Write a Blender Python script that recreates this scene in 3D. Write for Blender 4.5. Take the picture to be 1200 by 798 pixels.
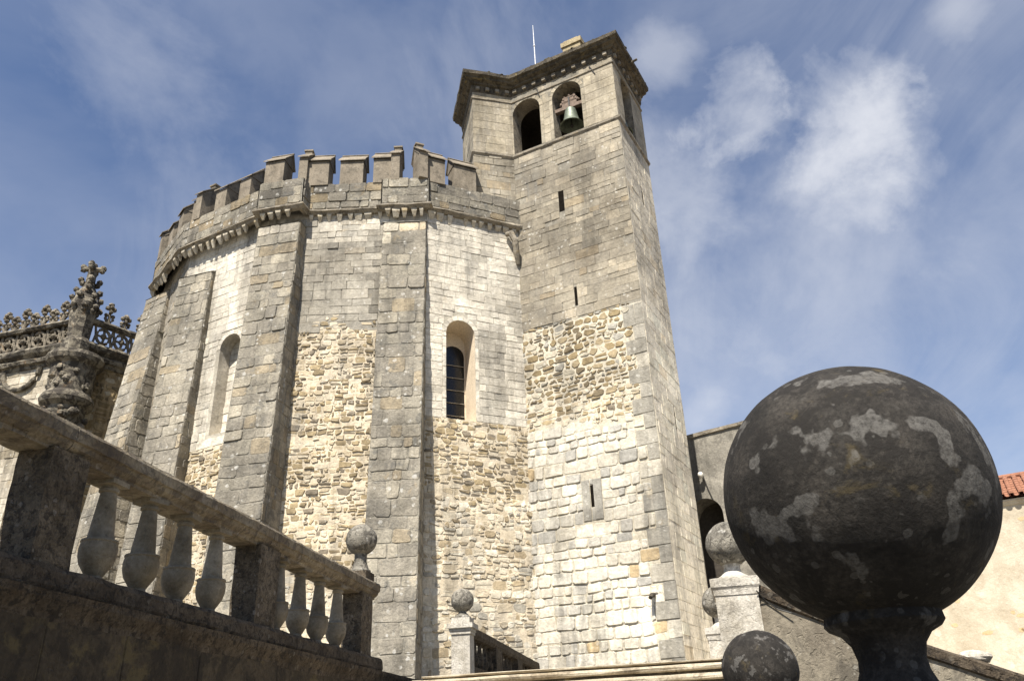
import bpy, bmesh, math, random
from math import radians, sin, cos, pi, sqrt, atan2, hypot
from mathutils import Vector, Matrix, noise as mnoise

for o in list(bpy.data.objects): bpy.data.objects.remove(o)
S = bpy.context.scene
COL = S.collection
EYE = 1.6

# ------------------------------------------------------------------ camera
def az(a):
    a = radians(a); return Vector((sin(a), cos(a)))
pitch, roll = radians(26.642), radians(-2.392)
F = Vector((0, cos(pitch), sin(pitch)))
R0 = Vector((1, 0, 0)); U0 = Vector((0, -sin(pitch), cos(pitch)))
RR = R0*cos(roll) + U0*sin(roll); UU = -R0*sin(roll) + U0*cos(roll)
cam_d = bpy.data.cameras.new('camera')
cam = bpy.data.objects.new('camera', cam_d); COL.objects.link(cam)
M = Matrix(((RR.x, UU.x, -F.x, 0), (RR.y, UU.y, -F.y, 0), (RR.z, UU.z, -F.z, EYE), (0, 0, 0, 1)))
cam.matrix_world = M
cam_d.sensor_width = 36; cam_d.lens = 962.14/1200*36
cam_d.clip_end = 3000; cam_d.clip_start = 0.05
S.camera = cam

# ------------------------------------------------------------------ sun, sky, exposure
SUN_AZ, SUN_EL = 198.0, 57.0
sd = bpy.data.lights.new('sun', 'SUN'); sd.energy = 5.0; sd.angle = radians(0.53); sd.color = (1.0, 0.94, 0.845)
sun = bpy.data.objects.new('sun', sd); COL.objects.link(sun)
a2 = az(SUN_AZ)
sdir = Vector((a2.x*cos(radians(SUN_EL)), a2.y*cos(radians(SUN_EL)), sin(radians(SUN_EL))))
sun.rotation_euler = sdir.to_track_quat('Z', 'Y').to_euler()
sun.location = (0, 0, 60)
S.view_settings.view_transform = 'Standard'; S.view_settings.look = 'None'
S.view_settings.exposure = 1.14; S.view_settings.gamma = 1.0
S.view_settings.use_curve_mapping = False

W = bpy.data.worlds.new('World'); S.world = W; W.use_nodes = True
nt = W.node_tree; nt.nodes.clear()
def N(t, typ, **kw):
    n = t.nodes.new(typ)
    for k, v in kw.items():
        if k == 'inp':
            for kk, vv in v.items(): n.inputs[kk].default_value = vv
        else: setattr(n, k, v)
    return n
def ramp(t, fac, stops, interp='LINEAR'):
    r = t.nodes.new('ShaderNodeValToRGB'); r.color_ramp.interpolation = interp
    while len(r.color_ramp.elements) < len(stops): r.color_ramp.elements.new(0.5)
    for e, (p, c) in zip(r.color_ramp.elements, stops):
        e.position = p; e.color = c if len(c) == 4 else (*c, 1)
    t.links.new(fac, r.inputs[0]); return r
def gr(v): return (v, v, v, 1)
def math_(t, op, a, b=None, clamp=False):
    m = t.nodes.new('ShaderNodeMath'); m.operation = op; m.use_clamp = clamp
    for i, x in enumerate((a, b)):
        if x is None: continue
        if isinstance(x, (int, float)): m.inputs[i].default_value = x
        else: t.links.new(x, m.inputs[i])
    return m.outputs[0]
def mixc(t, fac, a, b, mode='MIX'):
    m = t.nodes.new('ShaderNodeMix'); m.data_type = 'RGBA'; m.blend_type = mode
    for sock, x in ((m.inputs[0], fac), (m.inputs[6], a), (m.inputs[7], b)):
        if isinstance(x, (int, float)): sock.default_value = x
        elif isinstance(x, tuple): sock.default_value = x if len(x) == 4 else (*x, 1)
        else: t.links.new(x, sock)
    return m.outputs[2]

sky = N(nt, 'ShaderNodeTexSky', sky_type='NISHITA', sun_disc=False, sun_elevation=radians(SUN_EL),
        sun_rotation=radians(SUN_AZ), altitude=100, air_density=1.0, dust_density=0.6, ozone_density=1.6)
tc = N(nt, 'ShaderNodeTexCoord')
sep = N(nt, 'ShaderNodeSeparateXYZ'); nt.links.new(tc.outputs['Generated'], sep.inputs[0])
zz = math_(nt, 'ADD', math_(nt, 'MAXIMUM', sep.outputs[2], 0.0), 0.22)
cx = N(nt, 'ShaderNodeCombineXYZ')
nt.links.new(math_(nt, 'DIVIDE', sep.outputs[0], zz), cx.inputs[0]); nt.links.new(math_(nt, 'DIVIDE', sep.outputs[1], zz), cx.inputs[1])
def wnoise(vec, scale, detail, rough, dist, off, stretch=(1, 1, 1), rotz=0):
    mp = N(nt, 'ShaderNodeMapping'); mp.inputs['Location'].default_value = off; mp.inputs['Scale'].default_value = stretch
    mp.inputs['Rotation'].default_value = (0, 0, rotz)
    nt.links.new(vec, mp.inputs[0])
    n = N(nt, 'ShaderNodeTexNoise'); n.inputs['Scale'].default_value = scale; n.inputs['Detail'].default_value = detail
    n.inputs['Roughness'].default_value = rough; n.inputs['Distortion'].default_value = dist
    nt.links.new(mp.outputs[0], n.inputs['Vector']); return n.outputs[0]
def ray(x, y):
    return (RR*((x-600)/962.14) - UU*((y-399)/962.14) + F).normalized()
veil = wnoise(cx.outputs[0], 0.9, 7, 0.58, 0.5, (3.1, 0.4, 0), (1, 0.75, 1), 0.5)
wisp = wnoise(cx.outputs[0], 2.6, 9, 0.62, 0.9, (7.3, 2.2, 0), (1.0, 0.5, 1), -0.7)
fine = wnoise(tc.outputs['Generated'], 8.5, 12, 0.60, 0.22, (1.2, 0.3, 0.7))
mask_v = ramp(nt, veil, [(0.36, gr(0)), (0.72, gr(1))]).outputs[0]
mask_w = ramp(nt, wisp, [(0.47, gr(0)), (0.76, gr(1))]).outputs[0]
low = ramp(nt, sep.outputs[2], [(0.05, gr(1)), (0.62, gr(0))]).outputs[0]
m1 = math_(nt, 'ADD', 0.02, math_(nt, 'MULTIPLY', mask_v, 0.32))
m1 = math_(nt, 'ADD', m1, math_(nt, 'MULTIPLY', mask_w, 0.22))
m1 = math_(nt, 'ADD', m1, math_(nt, 'MULTIPLY', low, 0.24))
for (x, y, rad, amt) in ((866, 132, 0.076, 0.62), (902, 142, .06, .2), (985, 138, 0.088, 0.50), (985, 190, 0.085, 0.36), (1035, 178, .08, .36), (925, 250, 0.17, 0.16), (780, 72, 0.055, 0.30), (818, 492, 0.045, .30),
                         (1000, 350, 0.25, 0.12), (1120, 8, 0.035, 0.28), (800, 215, 0.11, 0.22), (330, 40, 0.22, 0.08)):
    v = ray(x, y)
    dp = N(nt, 'ShaderNodeVectorMath', operation='DISTANCE'); dp.inputs[1].default_value = v
    nt.links.new(tc.outputs['Generated'], dp.inputs[0])
    g = math_(nt, 'SUBTRACT', 1.0, math_(nt, 'DIVIDE', dp.outputs['Value'], rad))
    g = math_(nt, 'ADD', math_(nt, 'MULTIPLY', g, 1.15), math_(nt, 'MULTIPLY', math_(nt, 'SUBTRACT', fine, 0.5), 3.0))
    g = ramp(nt, g, [(0.05, gr(0)), (1.30, gr(1))], 'LINEAR').outputs[0]
    m1 = math_(nt, 'ADD', m1, math_(nt, 'MULTIPLY', g, amt))
front = ramp(nt, sep.outputs[1], [(0.0, gr(.25)), (0.35, gr(1))]).outputs[0]
m1 = math_(nt, 'MULTIPLY', m1, front)
m1 = math_(nt, 'SUBTRACT', 1.0, math_(nt, 'POWER', 2.718, math_(nt, 'MULTIPLY', m1, -1.25)))
skyc = mixc(nt, 1.0, sky.outputs[0], (0.82, 0.93, 1.10), 'MULTIPLY')
cl = mixc(nt, m1, skyc, (7.2, 7.35, 7.8))
bg = N(nt, 'ShaderNodeBackground'); bg.inputs['Strength'].default_value = 0.054
nt.links.new(cl, bg.inputs[0])
wo = N(nt, 'ShaderNodeOutputWorld'); nt.links.new(bg.outputs[0], wo.inputs[0])

# ------------------------------------------------------------------ materials
def stone(name, c1, c2, usecol=False, scale=1.2, dark=None, pale=None, ochre=None, streak=0.0, streakc=(.10, .095, .085), bump=0.5, bscale=30, bdist=0.02, rough=0.92, fine=0.35, pits=0.0, blotch=None, crust=None, wash=None):
    m = bpy.data.materials.new(name); m.use_nodes = True; t = m.node_tree
    b = t.nodes['Principled BSDF']; b.inputs['Roughness'].default_value = rough
    b.inputs['Specular IOR Level'].default_value = 0.25
    g = t.nodes.new('ShaderNodeNewGeometry'); P = g.outputs['Position']
    def nz(sc, det=6, ro=.6, di=0., st=None, off=(0, 0, 0)):
        v = P
        if st or off != (0, 0, 0):
            mp = t.nodes.new('ShaderNodeMapping'); mp.inputs['Scale'].default_value = st or (1, 1, 1); mp.inputs['Location'].default_value = off
            t.links.new(P, mp.inputs[0]); v = mp.outputs[0]
        n = t.nodes.new('ShaderNodeTexNoise'); n.inputs['Scale'].default_value = sc; n.inputs['Detail'].default_value = det
        n.inputs['Roughness'].default_value = ro; n.inputs['Distortion'].default_value = di
        t.links.new(v, n.inputs['Vector']); return n.outputs[0]
    big = nz(scale, 7, .62, .3)
    c = mixc(t, ramp(t, big, [(.32, gr(0)), (.68, gr(1))]).outputs[0], c1, c2)
    if usecol:
        at = t.nodes.new('ShaderNodeAttribute'); at.attribute_name = 'Col'
        c = mixc(t, 1.0, c, at.outputs[0], 'MULTIPLY')
    sm = nz(scale*16, 5, .7, .2)
    lo = 1-fine
    c = mixc(t, 1.0, c, ramp(t, sm, [(.28, gr(lo)), (.72, gr(1+fine*.55))]).outputs[0], 'MULTIPLY')
    if blotch:
        amt, col, sc, th = blotch
        f = ramp(t, nz(sc, 11, .74, .4, None, (4, 2, 9)), [(th-.10, gr(0)), (th+.10, gr(1))]).outputs[0]
        c = mixc(t, math_(t, 'MULTIPLY', f, amt), c, col, 'MULTIPLY')
    if wash:
        amt, col = wash
        wv = math_(t, 'ADD', math_(t, 'MULTIPLY', nz(1.15, 6, .62, .35, (1, 1, .10), (6, 2, 1)), .6), math_(t, 'MULTIPLY', nz(4.5, 5, .6, .2, (1, 1, .07), (2, 8, 0)), .4))
        wl = nz(.30, 5, .6, .3, (1, 1, .8), (0, 5, 3))
        f = math_(t, 'MULTIPLY', ramp(t, wv, [(.47, gr(0)), (.60, gr(1))]).outputs[0], ramp(t, wl, [(.38, gr(.10)), (.58, gr(1))]).outputs[0])
        c = mixc(t, math_(t, 'MULTIPLY', f, amt), c, col, 'MULTIPLY')
    if streak:
        s = nz(2.2, 6, .6, .25, (1, 1, .12), (3, 1, 0)); s2 = nz(.35, 4, .55)
        f = math_(t, 'MULTIPLY', ramp(t, s, [(.50, gr(0)), (.66, gr(1))]).outputs[0], ramp(t, s2, [(.42, gr(0)), (.6, gr(1))]).outputs[0])
        c = mixc(t, math_(t, 'MULTIPLY', f, streak), c, streakc)
    if ochre:
        amt, col, sc, th = ochre
        f = ramp(t, nz(sc, 8, .68, .5, None, (5, 9, 2)), [(th, gr(0)), (th+.07, gr(1))]).outputs[0]
        c = mixc(t, math_(t, 'MULTIPLY', f, amt), c, col)
    if dark:
        amt, col, sc, th = dark
        f = ramp(t, nz(sc, 9, .72, .6, None, (1, 4, 7)), [(th, gr(0)), (th+.06, gr(1))]).outputs[0]
        c = mixc(t, math_(t, 'MULTIPLY', f, amt), c, col)
    if pale:
        amt, col, sc, th = pale
        wn = t.nodes.new('ShaderNodeTexNoise'); wn.inputs['Scale'].default_value = sc*1.7; wn.inputs['Detail'].default_value = 6
        t.links.new(P, wn.inputs['Vector'])
        add = t.nodes.new('ShaderNodeVectorMath'); add.operation = 'MULTIPLY_ADD'
        add.inputs[1].default_value = (.55/sc,)*3
        t.links.new(wn.outputs['Color'], add.inputs[0]); t.links.new(P, add.inputs[2])
        vo = t.nodes.new('ShaderNodeTexVoronoi'); vo.inputs['Scale'].default_value = sc
        t.links.new(add.outputs[0], vo.inputs['Vector'])
        sp = t.nodes.new('ShaderNodeSeparateColor'); t.links.new(vo.outputs['Color'], sp.inputs[0])
        r_ = math_(t, 'MULTIPLY', sp.outputs[0], .42)
        disc = ramp(t, math_(t, 'SUBTRACT', r_, vo.outputs['Distance']), [(0.0, gr(0)), (.045, gr(1))]).outputs[0]
        where = ramp(t, nz(sc*.28, 5, .6, .2, None, (8, 3, 1)), [(th, gr(0)), (th+.10, gr(1))]).outputs[0]
        spk = ramp(t, nz(sc*7, 4, .7), [(.35, gr(.55)), (.6, gr(1))]).outputs[0]
        f = math_(t, 'MULTIPLY', math_(t, 'MULTIPLY', disc, where), math_(t, 'MULTIPLY', spk, amt))
        c = mixc(t, f, c, col)
    if crust:
        amt, col, sc, th = crust
        f = ramp(t, nz(sc, 3.5, .5, .15, None, (2.3, 6.1, 1.7)), [(th, gr(0)), (th+.025, gr(1))]).outputs[0]
        f = math_(t, 'MULTIPLY', f, ramp(t, nz(sc*9, 5, .75), [(.36, gr(.25)), (.58, gr(1))]).outputs[0])
        c = mixc(t, math_(t, 'MULTIPLY', f, amt), c, col)
    t.links.new(c, b.inputs['Base Color'])
    bn = nz(bscale, 8, .72, .2)
    h = bn
    if pits:
        vv = nz(bscale*.45, 3, .5, .8, None, (2, 2, 5))
        h = math_(t, 'SUBTRACT', h, math_(t, 'MULTIPLY', ramp(t, vv, [(.58, gr(0)), (.68, gr(1))]).outputs[0], pits))
    h = math_(t, 'ADD', h, math_(t, 'MULTIPLY', nz(bscale*.18, 5, .6), 1.6))
    bp = t.nodes.new('ShaderNodeBump'); bp.inputs['Strength'].default_value = bump; bp.inputs['Distance'].default_value = bdist
    t.links.new(h, bp.inputs['Height']); t.links.new(bp.outputs[0], b.inputs['Normal'])
    return m
def plain(name, col, rough=.6, metal=0., spec=.4):
    m = bpy.data.materials.new(name); m.use_nodes = True; b = m.node_tree.nodes['Principled BSDF']; t = m.node_tree
    g = t.nodes.new('ShaderNodeNewGeometry'); n = t.nodes.new('ShaderNodeTexNoise'); n.inputs['Scale'].default_value = 9; n.inputs['Detail'].default_value = 6
    t.links.new(g.outputs['Position'], n.inputs['Vector'])
    lo = tuple(x*.65 for x in col); hi = tuple(min(1, x*1.25) for x in col)
    t.links.new(mixc(t, ramp(t, n.outputs[0], [(.3, gr(0)), (.7, gr(1))]).outputs[0], lo, hi), b.inputs['Base Color'])
    b.inputs['Roughness'].default_value = rough; b.inputs['Metallic'].default_value = metal; b.inputs['Specular IOR Level'].default_value = spec
    return m
w1 = (1, 1, 1)
MT = {}
MT['masonry'] = stone('old_masonry', (.88, .87, .86), (1.10, 1.08, 1.04), True, .55, dark=(.42, (.14, .132, .115), 2.6, .60), ochre=(.22, (.44, .31, .14), 1.1, .64),
                      pale=(.5, (.60, .58, .52), 6.5, .50), streak=.5, streakc=(.15, .145, .13), bump=.8, bscale=16, bdist=.03, fine=.30, blotch=(1.0, (.62, .61, .60), .55, .53), wash=(.85, (.50, .50, .50)))
MT['smooth'] = stone('weathered_ashlar', (.86, .85, .84), (1.08, 1.06, 1.02), True, .5, dark=(.40, (.15, .142, .12), 2.6, .60), ochre=(.28, (.44, .31, .13), 1.3, .64),
                     pale=(.35, (.58, .56, .50), 7.0, .52), streak=.7, streakc=(.15, .142, .125), bump=.6, bscale=20, bdist=.025, fine=.28, blotch=(1.0, (.64, .63, .61), .8, .5), wash=(.9, (.50, .49, .47)))
MT['butt'] = stone('buttress_masonry', (.82, .82, .82), (1.10, 1.09, 1.05), True, .8, dark=(.6, (.10, .098, .088), 2.4, .56), ochre=(.25, (.36, .26, .13), 1.5, .62),
                   pale=(.65, (.54, .525, .48), 5.0, .47), streak=.45, bump=.9, bscale=14, bdist=.04, fine=.36, blotch=(1.0, (.60, .60, .60), .6, .51), wash=(.85, (.48, .48, .48)))
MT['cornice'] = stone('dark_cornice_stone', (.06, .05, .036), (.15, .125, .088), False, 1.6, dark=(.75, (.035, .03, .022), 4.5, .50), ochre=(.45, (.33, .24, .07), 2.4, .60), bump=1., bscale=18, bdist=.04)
MT['moulding'] = stone('parapet_moulding_stone', (.17, .145, .11), (.34, .30, .235), False, 1.6, dark=(.65, (.055, .05, .042), 4.0, .53), ochre=(.4, (.33, .23, .08), 2.0, .60), bump=1., bscale=18, bdist=.03)
MT['corbel'] = stone('corbel_stone', (.33, .28, .20), (.58, .53, .43), False, 2.5, dark=(.5, (.10, .08, .06), 5, .56), ochre=(.4, (.40, .28, .10), 2.5, .55), bump=.8, bscale=20)
MT['merlon'] = stone('brown_merlon_stone', (.165, .14, .105), (.275, .235, .18), False, 1.4, dark=(.6, (.08, .07, .055), 3.5, .53), wash=(.6, (.5, .48, .46)), pale=(.3, (.4, .36, .28), 6, .55), bump=.5, bscale=22)
MT['rail'] = stone('handrail_stone', (.17, .14, .10), (.32, .275, .195), False, 1.7, dark=(.62, (.06, .05, .043), 7, .50), pale=(.35, (.40, .37, .32), 11, .5), blotch=(1.0, (.55, .52, .50), 1.3, .5), streak=.3, streakc=(.06, .05, .04), bump=.75, bscale=38, bdist=.014, fine=.4, pits=.9)
MT['baluster'] = stone('baluster_stone', (.165, .142, .105), (.27, .235, .175), False, 2.0, dark=(.5, (.07, .06, .045), 8, .58), blotch=(1.0, (.62, .58, .5), 2.2, .53), bump=.6, bscale=44, bdist=.009, fine=.3, pits=.7, streak=.3, streakc=(.10, .09, .07))
MT['pier'] = stone('lichened_pier_stone', (.10, .082, .058), (.185, .15, .105), False, 3, dark=(.75, (.024, .02, .016), 13, .51), blotch=(1.0, (.55, .52, .48), 2.5, .5), pale=(.5, (.27, .245, .21), 14, .44), bump=1.0, bscale=46, bdist=.016, fine=.5, pits=1.2, streak=.35, streakc=(.04, .035, .03))
MT['plinth'] = stone('blackened_plinth_stone', (.075, .06, .043), (.145, .115, .08), False, 2.6, dark=(.85, (.022, .018, .014), 11, .51), blotch=(1.0, (.5, .47, .44), 2.0, .5), pale=(.4, (.24, .22, .18), 12, .50), bump=1., bscale=40, bdist=.015, fine=.5, pits=1.0)
MT['lowwall'] = stone('damp_retaining_stone', (.66, .64, .60), (1.15, 1.1, 1.0), True, 1.4, dark=(.72, (.028, .023, .017), 2.4, .50), ochre=(.5, (.15, .115, .05), 2.2, .55), streak=.8, streakc=(.03, .024, .018), bump=.9, bscale=30, bdist=.02, fine=.45, pits=.6)
MT['ball'] = stone('lichened_ball_stone', (.021, .019, .0165), (.052, .0455, .038), False, 7, dark=(.8, (.012, .0105, .009), 16, .50), ochre=(.3, (.10, .075, .03), 8, .58), pale=(.5, (.10, .095, .086), 38.0, .45), bump=.6, bscale=110, bdist=.004, fine=.65, pits=.15, blotch=(1.0, (.35, .34, .33), 6, .52),
                    crust=(.6, (.13, .124, .113), 11, .585))
MT['ballmid'] = stone('grey_ball_stone', (.13, .12, .10), (.30, .275, .225), False, 3.5, dark=(.7, (.045, .04, .033), 6, .50), pale=(.65, (.48, .46, .41), 11, .46), bump=1., bscale=38, bdist=.016, fine=.5, pits=1.1)
MT['pale'] = stone('pale_pier_stone', (.40, .37, .315), (.60, .56, .485), False, 2.2, dark=(.55, (.16, .145, .12), 9, .55), blotch=(1.0, (.68, .66, .62), 2, .5), streak=.4, streakc=(.2, .19, .17), bump=.9, bscale=34, bdist=.014, fine=.4, pits=.2)
MT['parwall'] = stone('stained_parapet_stone', (.12, .10, .075), (.25, .22, .165), False, 1.1, dark=(.6, (.045, .04, .033), 1.3, .50), pale=(.4, (.34, .32, .27), 10, .5), streak=.5, streakc=(.07, .06, .05), bump=.8, bscale=34, bdist=.014, fine=.4, pits=.7)
MT['step'] = stone('worn_step_stone', (.24, .19, .125), (.52, .46, .35), False, 2.2, dark=(.5, (.08, .06, .04), 3.5, .55), bump=.8, bscale=34, bdist=.014, fine=.35)
MT['ground'] = stone('stone_paving', (.13, .115, .09), (.20, .18, .14), False, .8, dark=(.35, (.16, .14, .11), 2.2, .56), bump=.6, bscale=14)
MT['nave'] = stone('carved_nave_stone', (.10, .086, .064), (.27, .24, .185), False, 1.8, dark=(.85, (.035, .03, .025), 2.8, .47), ochre=(.4, (.34, .19, .07), 2.2, .58), bump=1., bscale=14, bdist=.05, streak=.35)
MT['finial'] = stone('lichened_finial_stone', (.10, .085, .062), (.27, .235, .18), False, 3, dark=(.7, (.04, .035, .03), 5, .52), ochre=(.5, (.24, .13, .045), 1.6, .57), bump=1., bscale=20, bdist=.03)
MT['plaster'] = stone('old_limewash', (.42, .365, .275), (.57, .515, .41), False, 1.3, dark=(.45, (.34, .28, .20), 1.4, .55), blotch=(1.0, (.80, .78, .75), .6, .5), wash=(.5, (.75, .72, .68)), pale=(.25, (.76, .72, .62), 3, .5), streak=.15, streakc=(.45, .38, .28), bump=.6, bscale=9, bdist=.03, fine=.16)
MT['greywall'] = stone('grey_cloister_plaster', (.20, .185, .155), (.40, .37, .31), False, .8, blotch=(1.0, (.6, .6, .6), .7, .5), wash=(.8, (.5, .5, .5)), dark=(.55, (.12, .11, .095), 1.5, .52), streak=.5, streakc=(.15, .14, .12), bump=.8, bscale=14, bdist=.03, fine=.3)
MT['tile'] = stone('red_roof_tile', (.21, .092, .056), (.33, .16, .10), False, 2.4, dark=(.5, (.16, .07, .045), 5, .58), pale=(.3, (.5, .36, .27), 7, .5), bump=.5, bscale=24)
MT['glass'] = plain('leaded_glass', (.012, .011, .009), .22)
MT['lead'] = plain('window_bar_metal', (.30, .27, .22), .6)
MT['iron'] = plain('dark_iron', (.02, .018, .015), .6)
MT['bronze'] = plain('patinated_bronze', (.13, .15, .115), .55, .35)
MT['yoke'] = plain('red_brown_wood', (.17, .125, .095), .9)
MT['slit_shade'] = plain('painted_loophole_shade', (.012, .010, .008), 1.0, 0, 0)  # black for the slits, their inner shade put into the colour
MT['reveal'] = stone('warm_reveal_plaster', (.58, .485, .36), (.70, .60, .46), False, 1.2, dark=(.35, (.2, .16, .11), 2.5, .60), bump=.5, bscale=16)
MT['white'] = plain('white_painted_metal', (.7, .7, .7), .5)
MT['dark'] = plain('interior_shade_stone', (.05, .042, .033), .95)  # near-black, so the shade indoors sits in the colour
MT['moss'] = plain('dry_moss', (.06, .052, .028), .95)
MT['lamp'] = plain('lamp_glass', (.65, .62, .55), .3)

# ------------------------------------------------------------------ mesh builder
class MB:
    def __init__(s): s.v = []; s.f = []; s.c = []; s.m = []; s.mi = 0
    def add(s, vs, fs, col=(1, 1, 1)):
        o = len(s.v); s.v += [tuple(x) for x in vs]; s.c += [col]*len(vs)
        s.f += [tuple(i+o for i in f) for f in fs]; s.m += [s.mi]*len(fs)
    def box(s, x0, x1, y0, y1, z0, z1, T=None, col=(1, 1, 1)):
        vs = [Vector((x, y, z)) for z in (z0, z1) for y in (y0, y1) for x in (x0, x1)]
        if T: vs = [T(v) for v in vs]
        s.add(vs, [(0, 2, 3, 1), (4, 5, 7, 6), (0, 1, 5, 4), (2, 6, 7, 3), (0, 4, 6, 2), (1, 3, 7, 5)], col)
    def poly(s, pts, col=(1, 1, 1)): s.add(pts, [tuple(range(len(pts)))], col)
    def lathe(s, prof, cx=0, cy=0, cz=0, n=32, wob=0., seed=0, sq=0.):
        rr = random.Random(seed); vs = []; fs = []
        for (r, z) in prof:
            for i in range(n):
                a = 2*pi*i/n; q = r
                if wob: q = r*(1+wob*mnoise.noise(Vector((cos(a)*2+seed, sin(a)*2, z*3))))
                vs.append((cx+q*cos(a), cy+q*sin(a), cz+z))
        k = len(prof)
        for j in range(k-1):
            for i in range(n):
                fs.append((j*n+i, j*n+(i+1) % n, (j+1)*n+(i+1) % n, (j+1)*n+i))
        fs.append(tuple(range(n))[::-1]); fs.append(tuple((k-1)*n+i for i in range(n)))
        s.add(vs, fs)
    def sphere(s, c, r, n=24, m=14, wob=0., seed=0, sc=(1, 1, 1)):
        vs = [];  fs = []
        for j in range(m+1):
            th = pi*j/m
            for i in range(n):
                a = 2*pi*i/n; d = Vector((sin(th)*cos(a), sin(th)*sin(a), cos(th)))
                q = r*(1+(wob*mnoise.noise(d*2.3+Vector((seed, 0, 0)))+.5*wob*mnoise.noise(d*6+Vector((seed, 3, 0))) if wob else 0))
                vs.append((c[0]+d.x*q*sc[0], c[1]+d.y*q*sc[1], c[2]+d.z*q*sc[2]))
        for j in range(m):
            for i in range(n): fs.append((j*n+i, (j+1)*n+i, (j+1)*n+(i+1) % n, j*n+(i+1) % n))
        s.add(vs, fs)
    def tube(s, pts, r, n=8):
        vs = []; fs = []; pts = [Vector(p) for p in pts]
        for k, p in enumerate(pts):
            t = (pts[min(k+1, len(pts)-1)]-pts[max(k-1, 0)]).normalized()
            u = t.cross(Vector((0, 0, 1)) if abs(t.z) < .9 else Vector((1, 0, 0))).normalized(); w = t.cross(u)
            rk = r[k] if isinstance(r, (list, tuple)) else r
            for i in range(n):
                a = 2*pi*i/n; vs.append(p+u*rk*cos(a)+w*rk*sin(a))
        for k in range(len(pts)-1):
            for i in range(n): fs.append((k*n+i, k*n+(i+1) % n, (k+1)*n+(i+1) % n, (k+1)*n+i))
        fs.append(tuple(range(n))[::-1]); fs.append(tuple((len(pts)-1)*n+i for i in range(n)))
        s.add(vs, fs)
    def sweep(s, path, prof, closed=False, jit=0., rng=None, sub=None):
        """path: plan points, walked with the outside on the RIGHT; prof: (offset outward, z)"""
        P = [Vector(p) for p in path]
        if sub:
            Q = []
            for a, b in zip(P, P[1:]):
                n = max(1, int((b-a).length/sub)); Q += [(a.lerp(b, i/n), i == 0) for i in range(n)]
            Q.append((P[-1], True)); P = [q[0] for q in Q]
        n = len(P); vs = []; fs = []
        for i, p in enumerate(P):
            a = P[i]-P[i-1] if (i > 0 or closed) else P[1]-P[0]
            b = P[(i+1) % n]-p if (i < n-1 or closed) else a
            a = a.normalized(); b = b.normalized()
            na = Vector((a.y, -a.x)); nb = Vector((b.y, -b.x))
            m = (na+nb); m = m/(max(.35, m.dot(na))) if m.length > .2 else na
            for (o, z) in prof:
                jo = rng.uniform(-jit, jit) if jit else 0; jz = rng.uniform(-jit, jit) if jit else 0
                vs.append((p.x+m.x*(o+jo), p.y+m.y*(o+jo), z+jz))
        k = len(prof)
        for i in range(n if closed else n-1):
            for j in range(k-1):
                i2 = (i+1) % n
                fs.append((i*k+j, i2*k+j, i2*k+j+1, i*k+j+1))
        if not closed:
            fs.append(tuple(range(k))[::-1]); fs.append(tuple((n-1)*k+j for j in range(k)))
        s.add(vs, fs)
    def build(s, name, mat, parent=None, base=None, smooth=False):
        base = Vector(base) if base else (root_loc(parent) if parent else Vector((0, 0, 0)))
        me = bpy.data.meshes.new(name)
        me.from_pydata([(v[0]-base.x, v[1]-base.y, v[2]-base.z) for v in s.v], [], s.f)
        mats = mat if isinstance(mat, (list, tuple)) else [mat]
        for m in mats: me.materials.append(m)
        if len(mats) > 1: me.polygons.foreach_set('material_index', s.m)
        ca = me.color_attributes.new('Col', 'FLOAT_COLOR', 'POINT')
        flat = []
        for c in s.c: flat += [c[0], c[1], c[2], 1.0]
        ca.data.foreach_set('color', flat)
        if smooth:
            me.polygons.foreach_set('use_smooth', [True]*len(me.polygons))
            try: me.set_sharp_from_angle(angle=radians(38))
            except Exception: pass
        bm = bmesh.new(); bm.from_mesh(me); bmesh.ops.recalc_face_normals(bm, faces=bm.faces); bm.to_mesh(me); bm.free()
        me.update()
        o = bpy.data.objects.new(name, me); COL.objects.link(o)
        if parent: o.parent = parent
        else: o.location = base
        return o
def root_loc(o):
    v = Vector((0, 0, 0))
    while o: v += o.location; o = o.parent
    return v
def thing(name, label, cat, loc=(0, 0, 0), group=None):
    o = bpy.data.objects.new(name, None); COL.objects.link(o); o.location = loc; o.empty_display_size = .2
    o['label'] = label; o['category'] = cat
    if group: o['group'] = group
    return o
def tag(o, label, cat, group=None):
    o['label'] = label; o['category'] = cat
    if group: o['group'] = group
    return o
def struct(o): o['kind'] = 'structure'; return o
def inst(proto, parent, wloc, rotz=0, scale=None):
    o = proto.copy(); COL.objects.link(o); o.parent = parent; o.location = Vector(wloc)-root_loc(parent); o.rotation_euler = (0, 0, rotz)
    if scale: o.scale = scale
    return o

# ------------------------------------------------------------------ masonry
def fbm(u, z, s, seed=0): return mnoise.fractal(Vector((u/s, z/s, seed*7.31)), 1.0, 2.0, 3)
def pick(rng, pal):
    t = rng.random()*sum(p[0] for p in pal)
    for w, c in pal:
        t -= w
        if t <= 0: return c
    return pal[-1][1]
GREY = [(0.34, (0.345, 0.31, 0.246)), (0.24, (0.382, 0.345, 0.273)), (0.12, (0.302, 0.275, 0.223)), (0.16, (0.435, 0.385, 0.296)), (0.06, (0.53, 0.465, 0.355)), (0.04, (0.392, 0.31, 0.196)), (0.06, (0.355, 0.325, 0.268))]
WHITE = [(0.5, (0.742, 0.695, 0.594)), (0.28, (0.68, 0.64, 0.551)), (0.12, (0.567, 0.535, 0.465)), (0.1, (0.783, 0.735, 0.632))]
BELF = [(0.4, (0.42, 0.375, 0.29)), (0.3, (0.383, 0.34, 0.267)), (0.15, (0.341, 0.31, 0.244)), (0.15, (0.462, 0.41, 0.313))]
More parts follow.
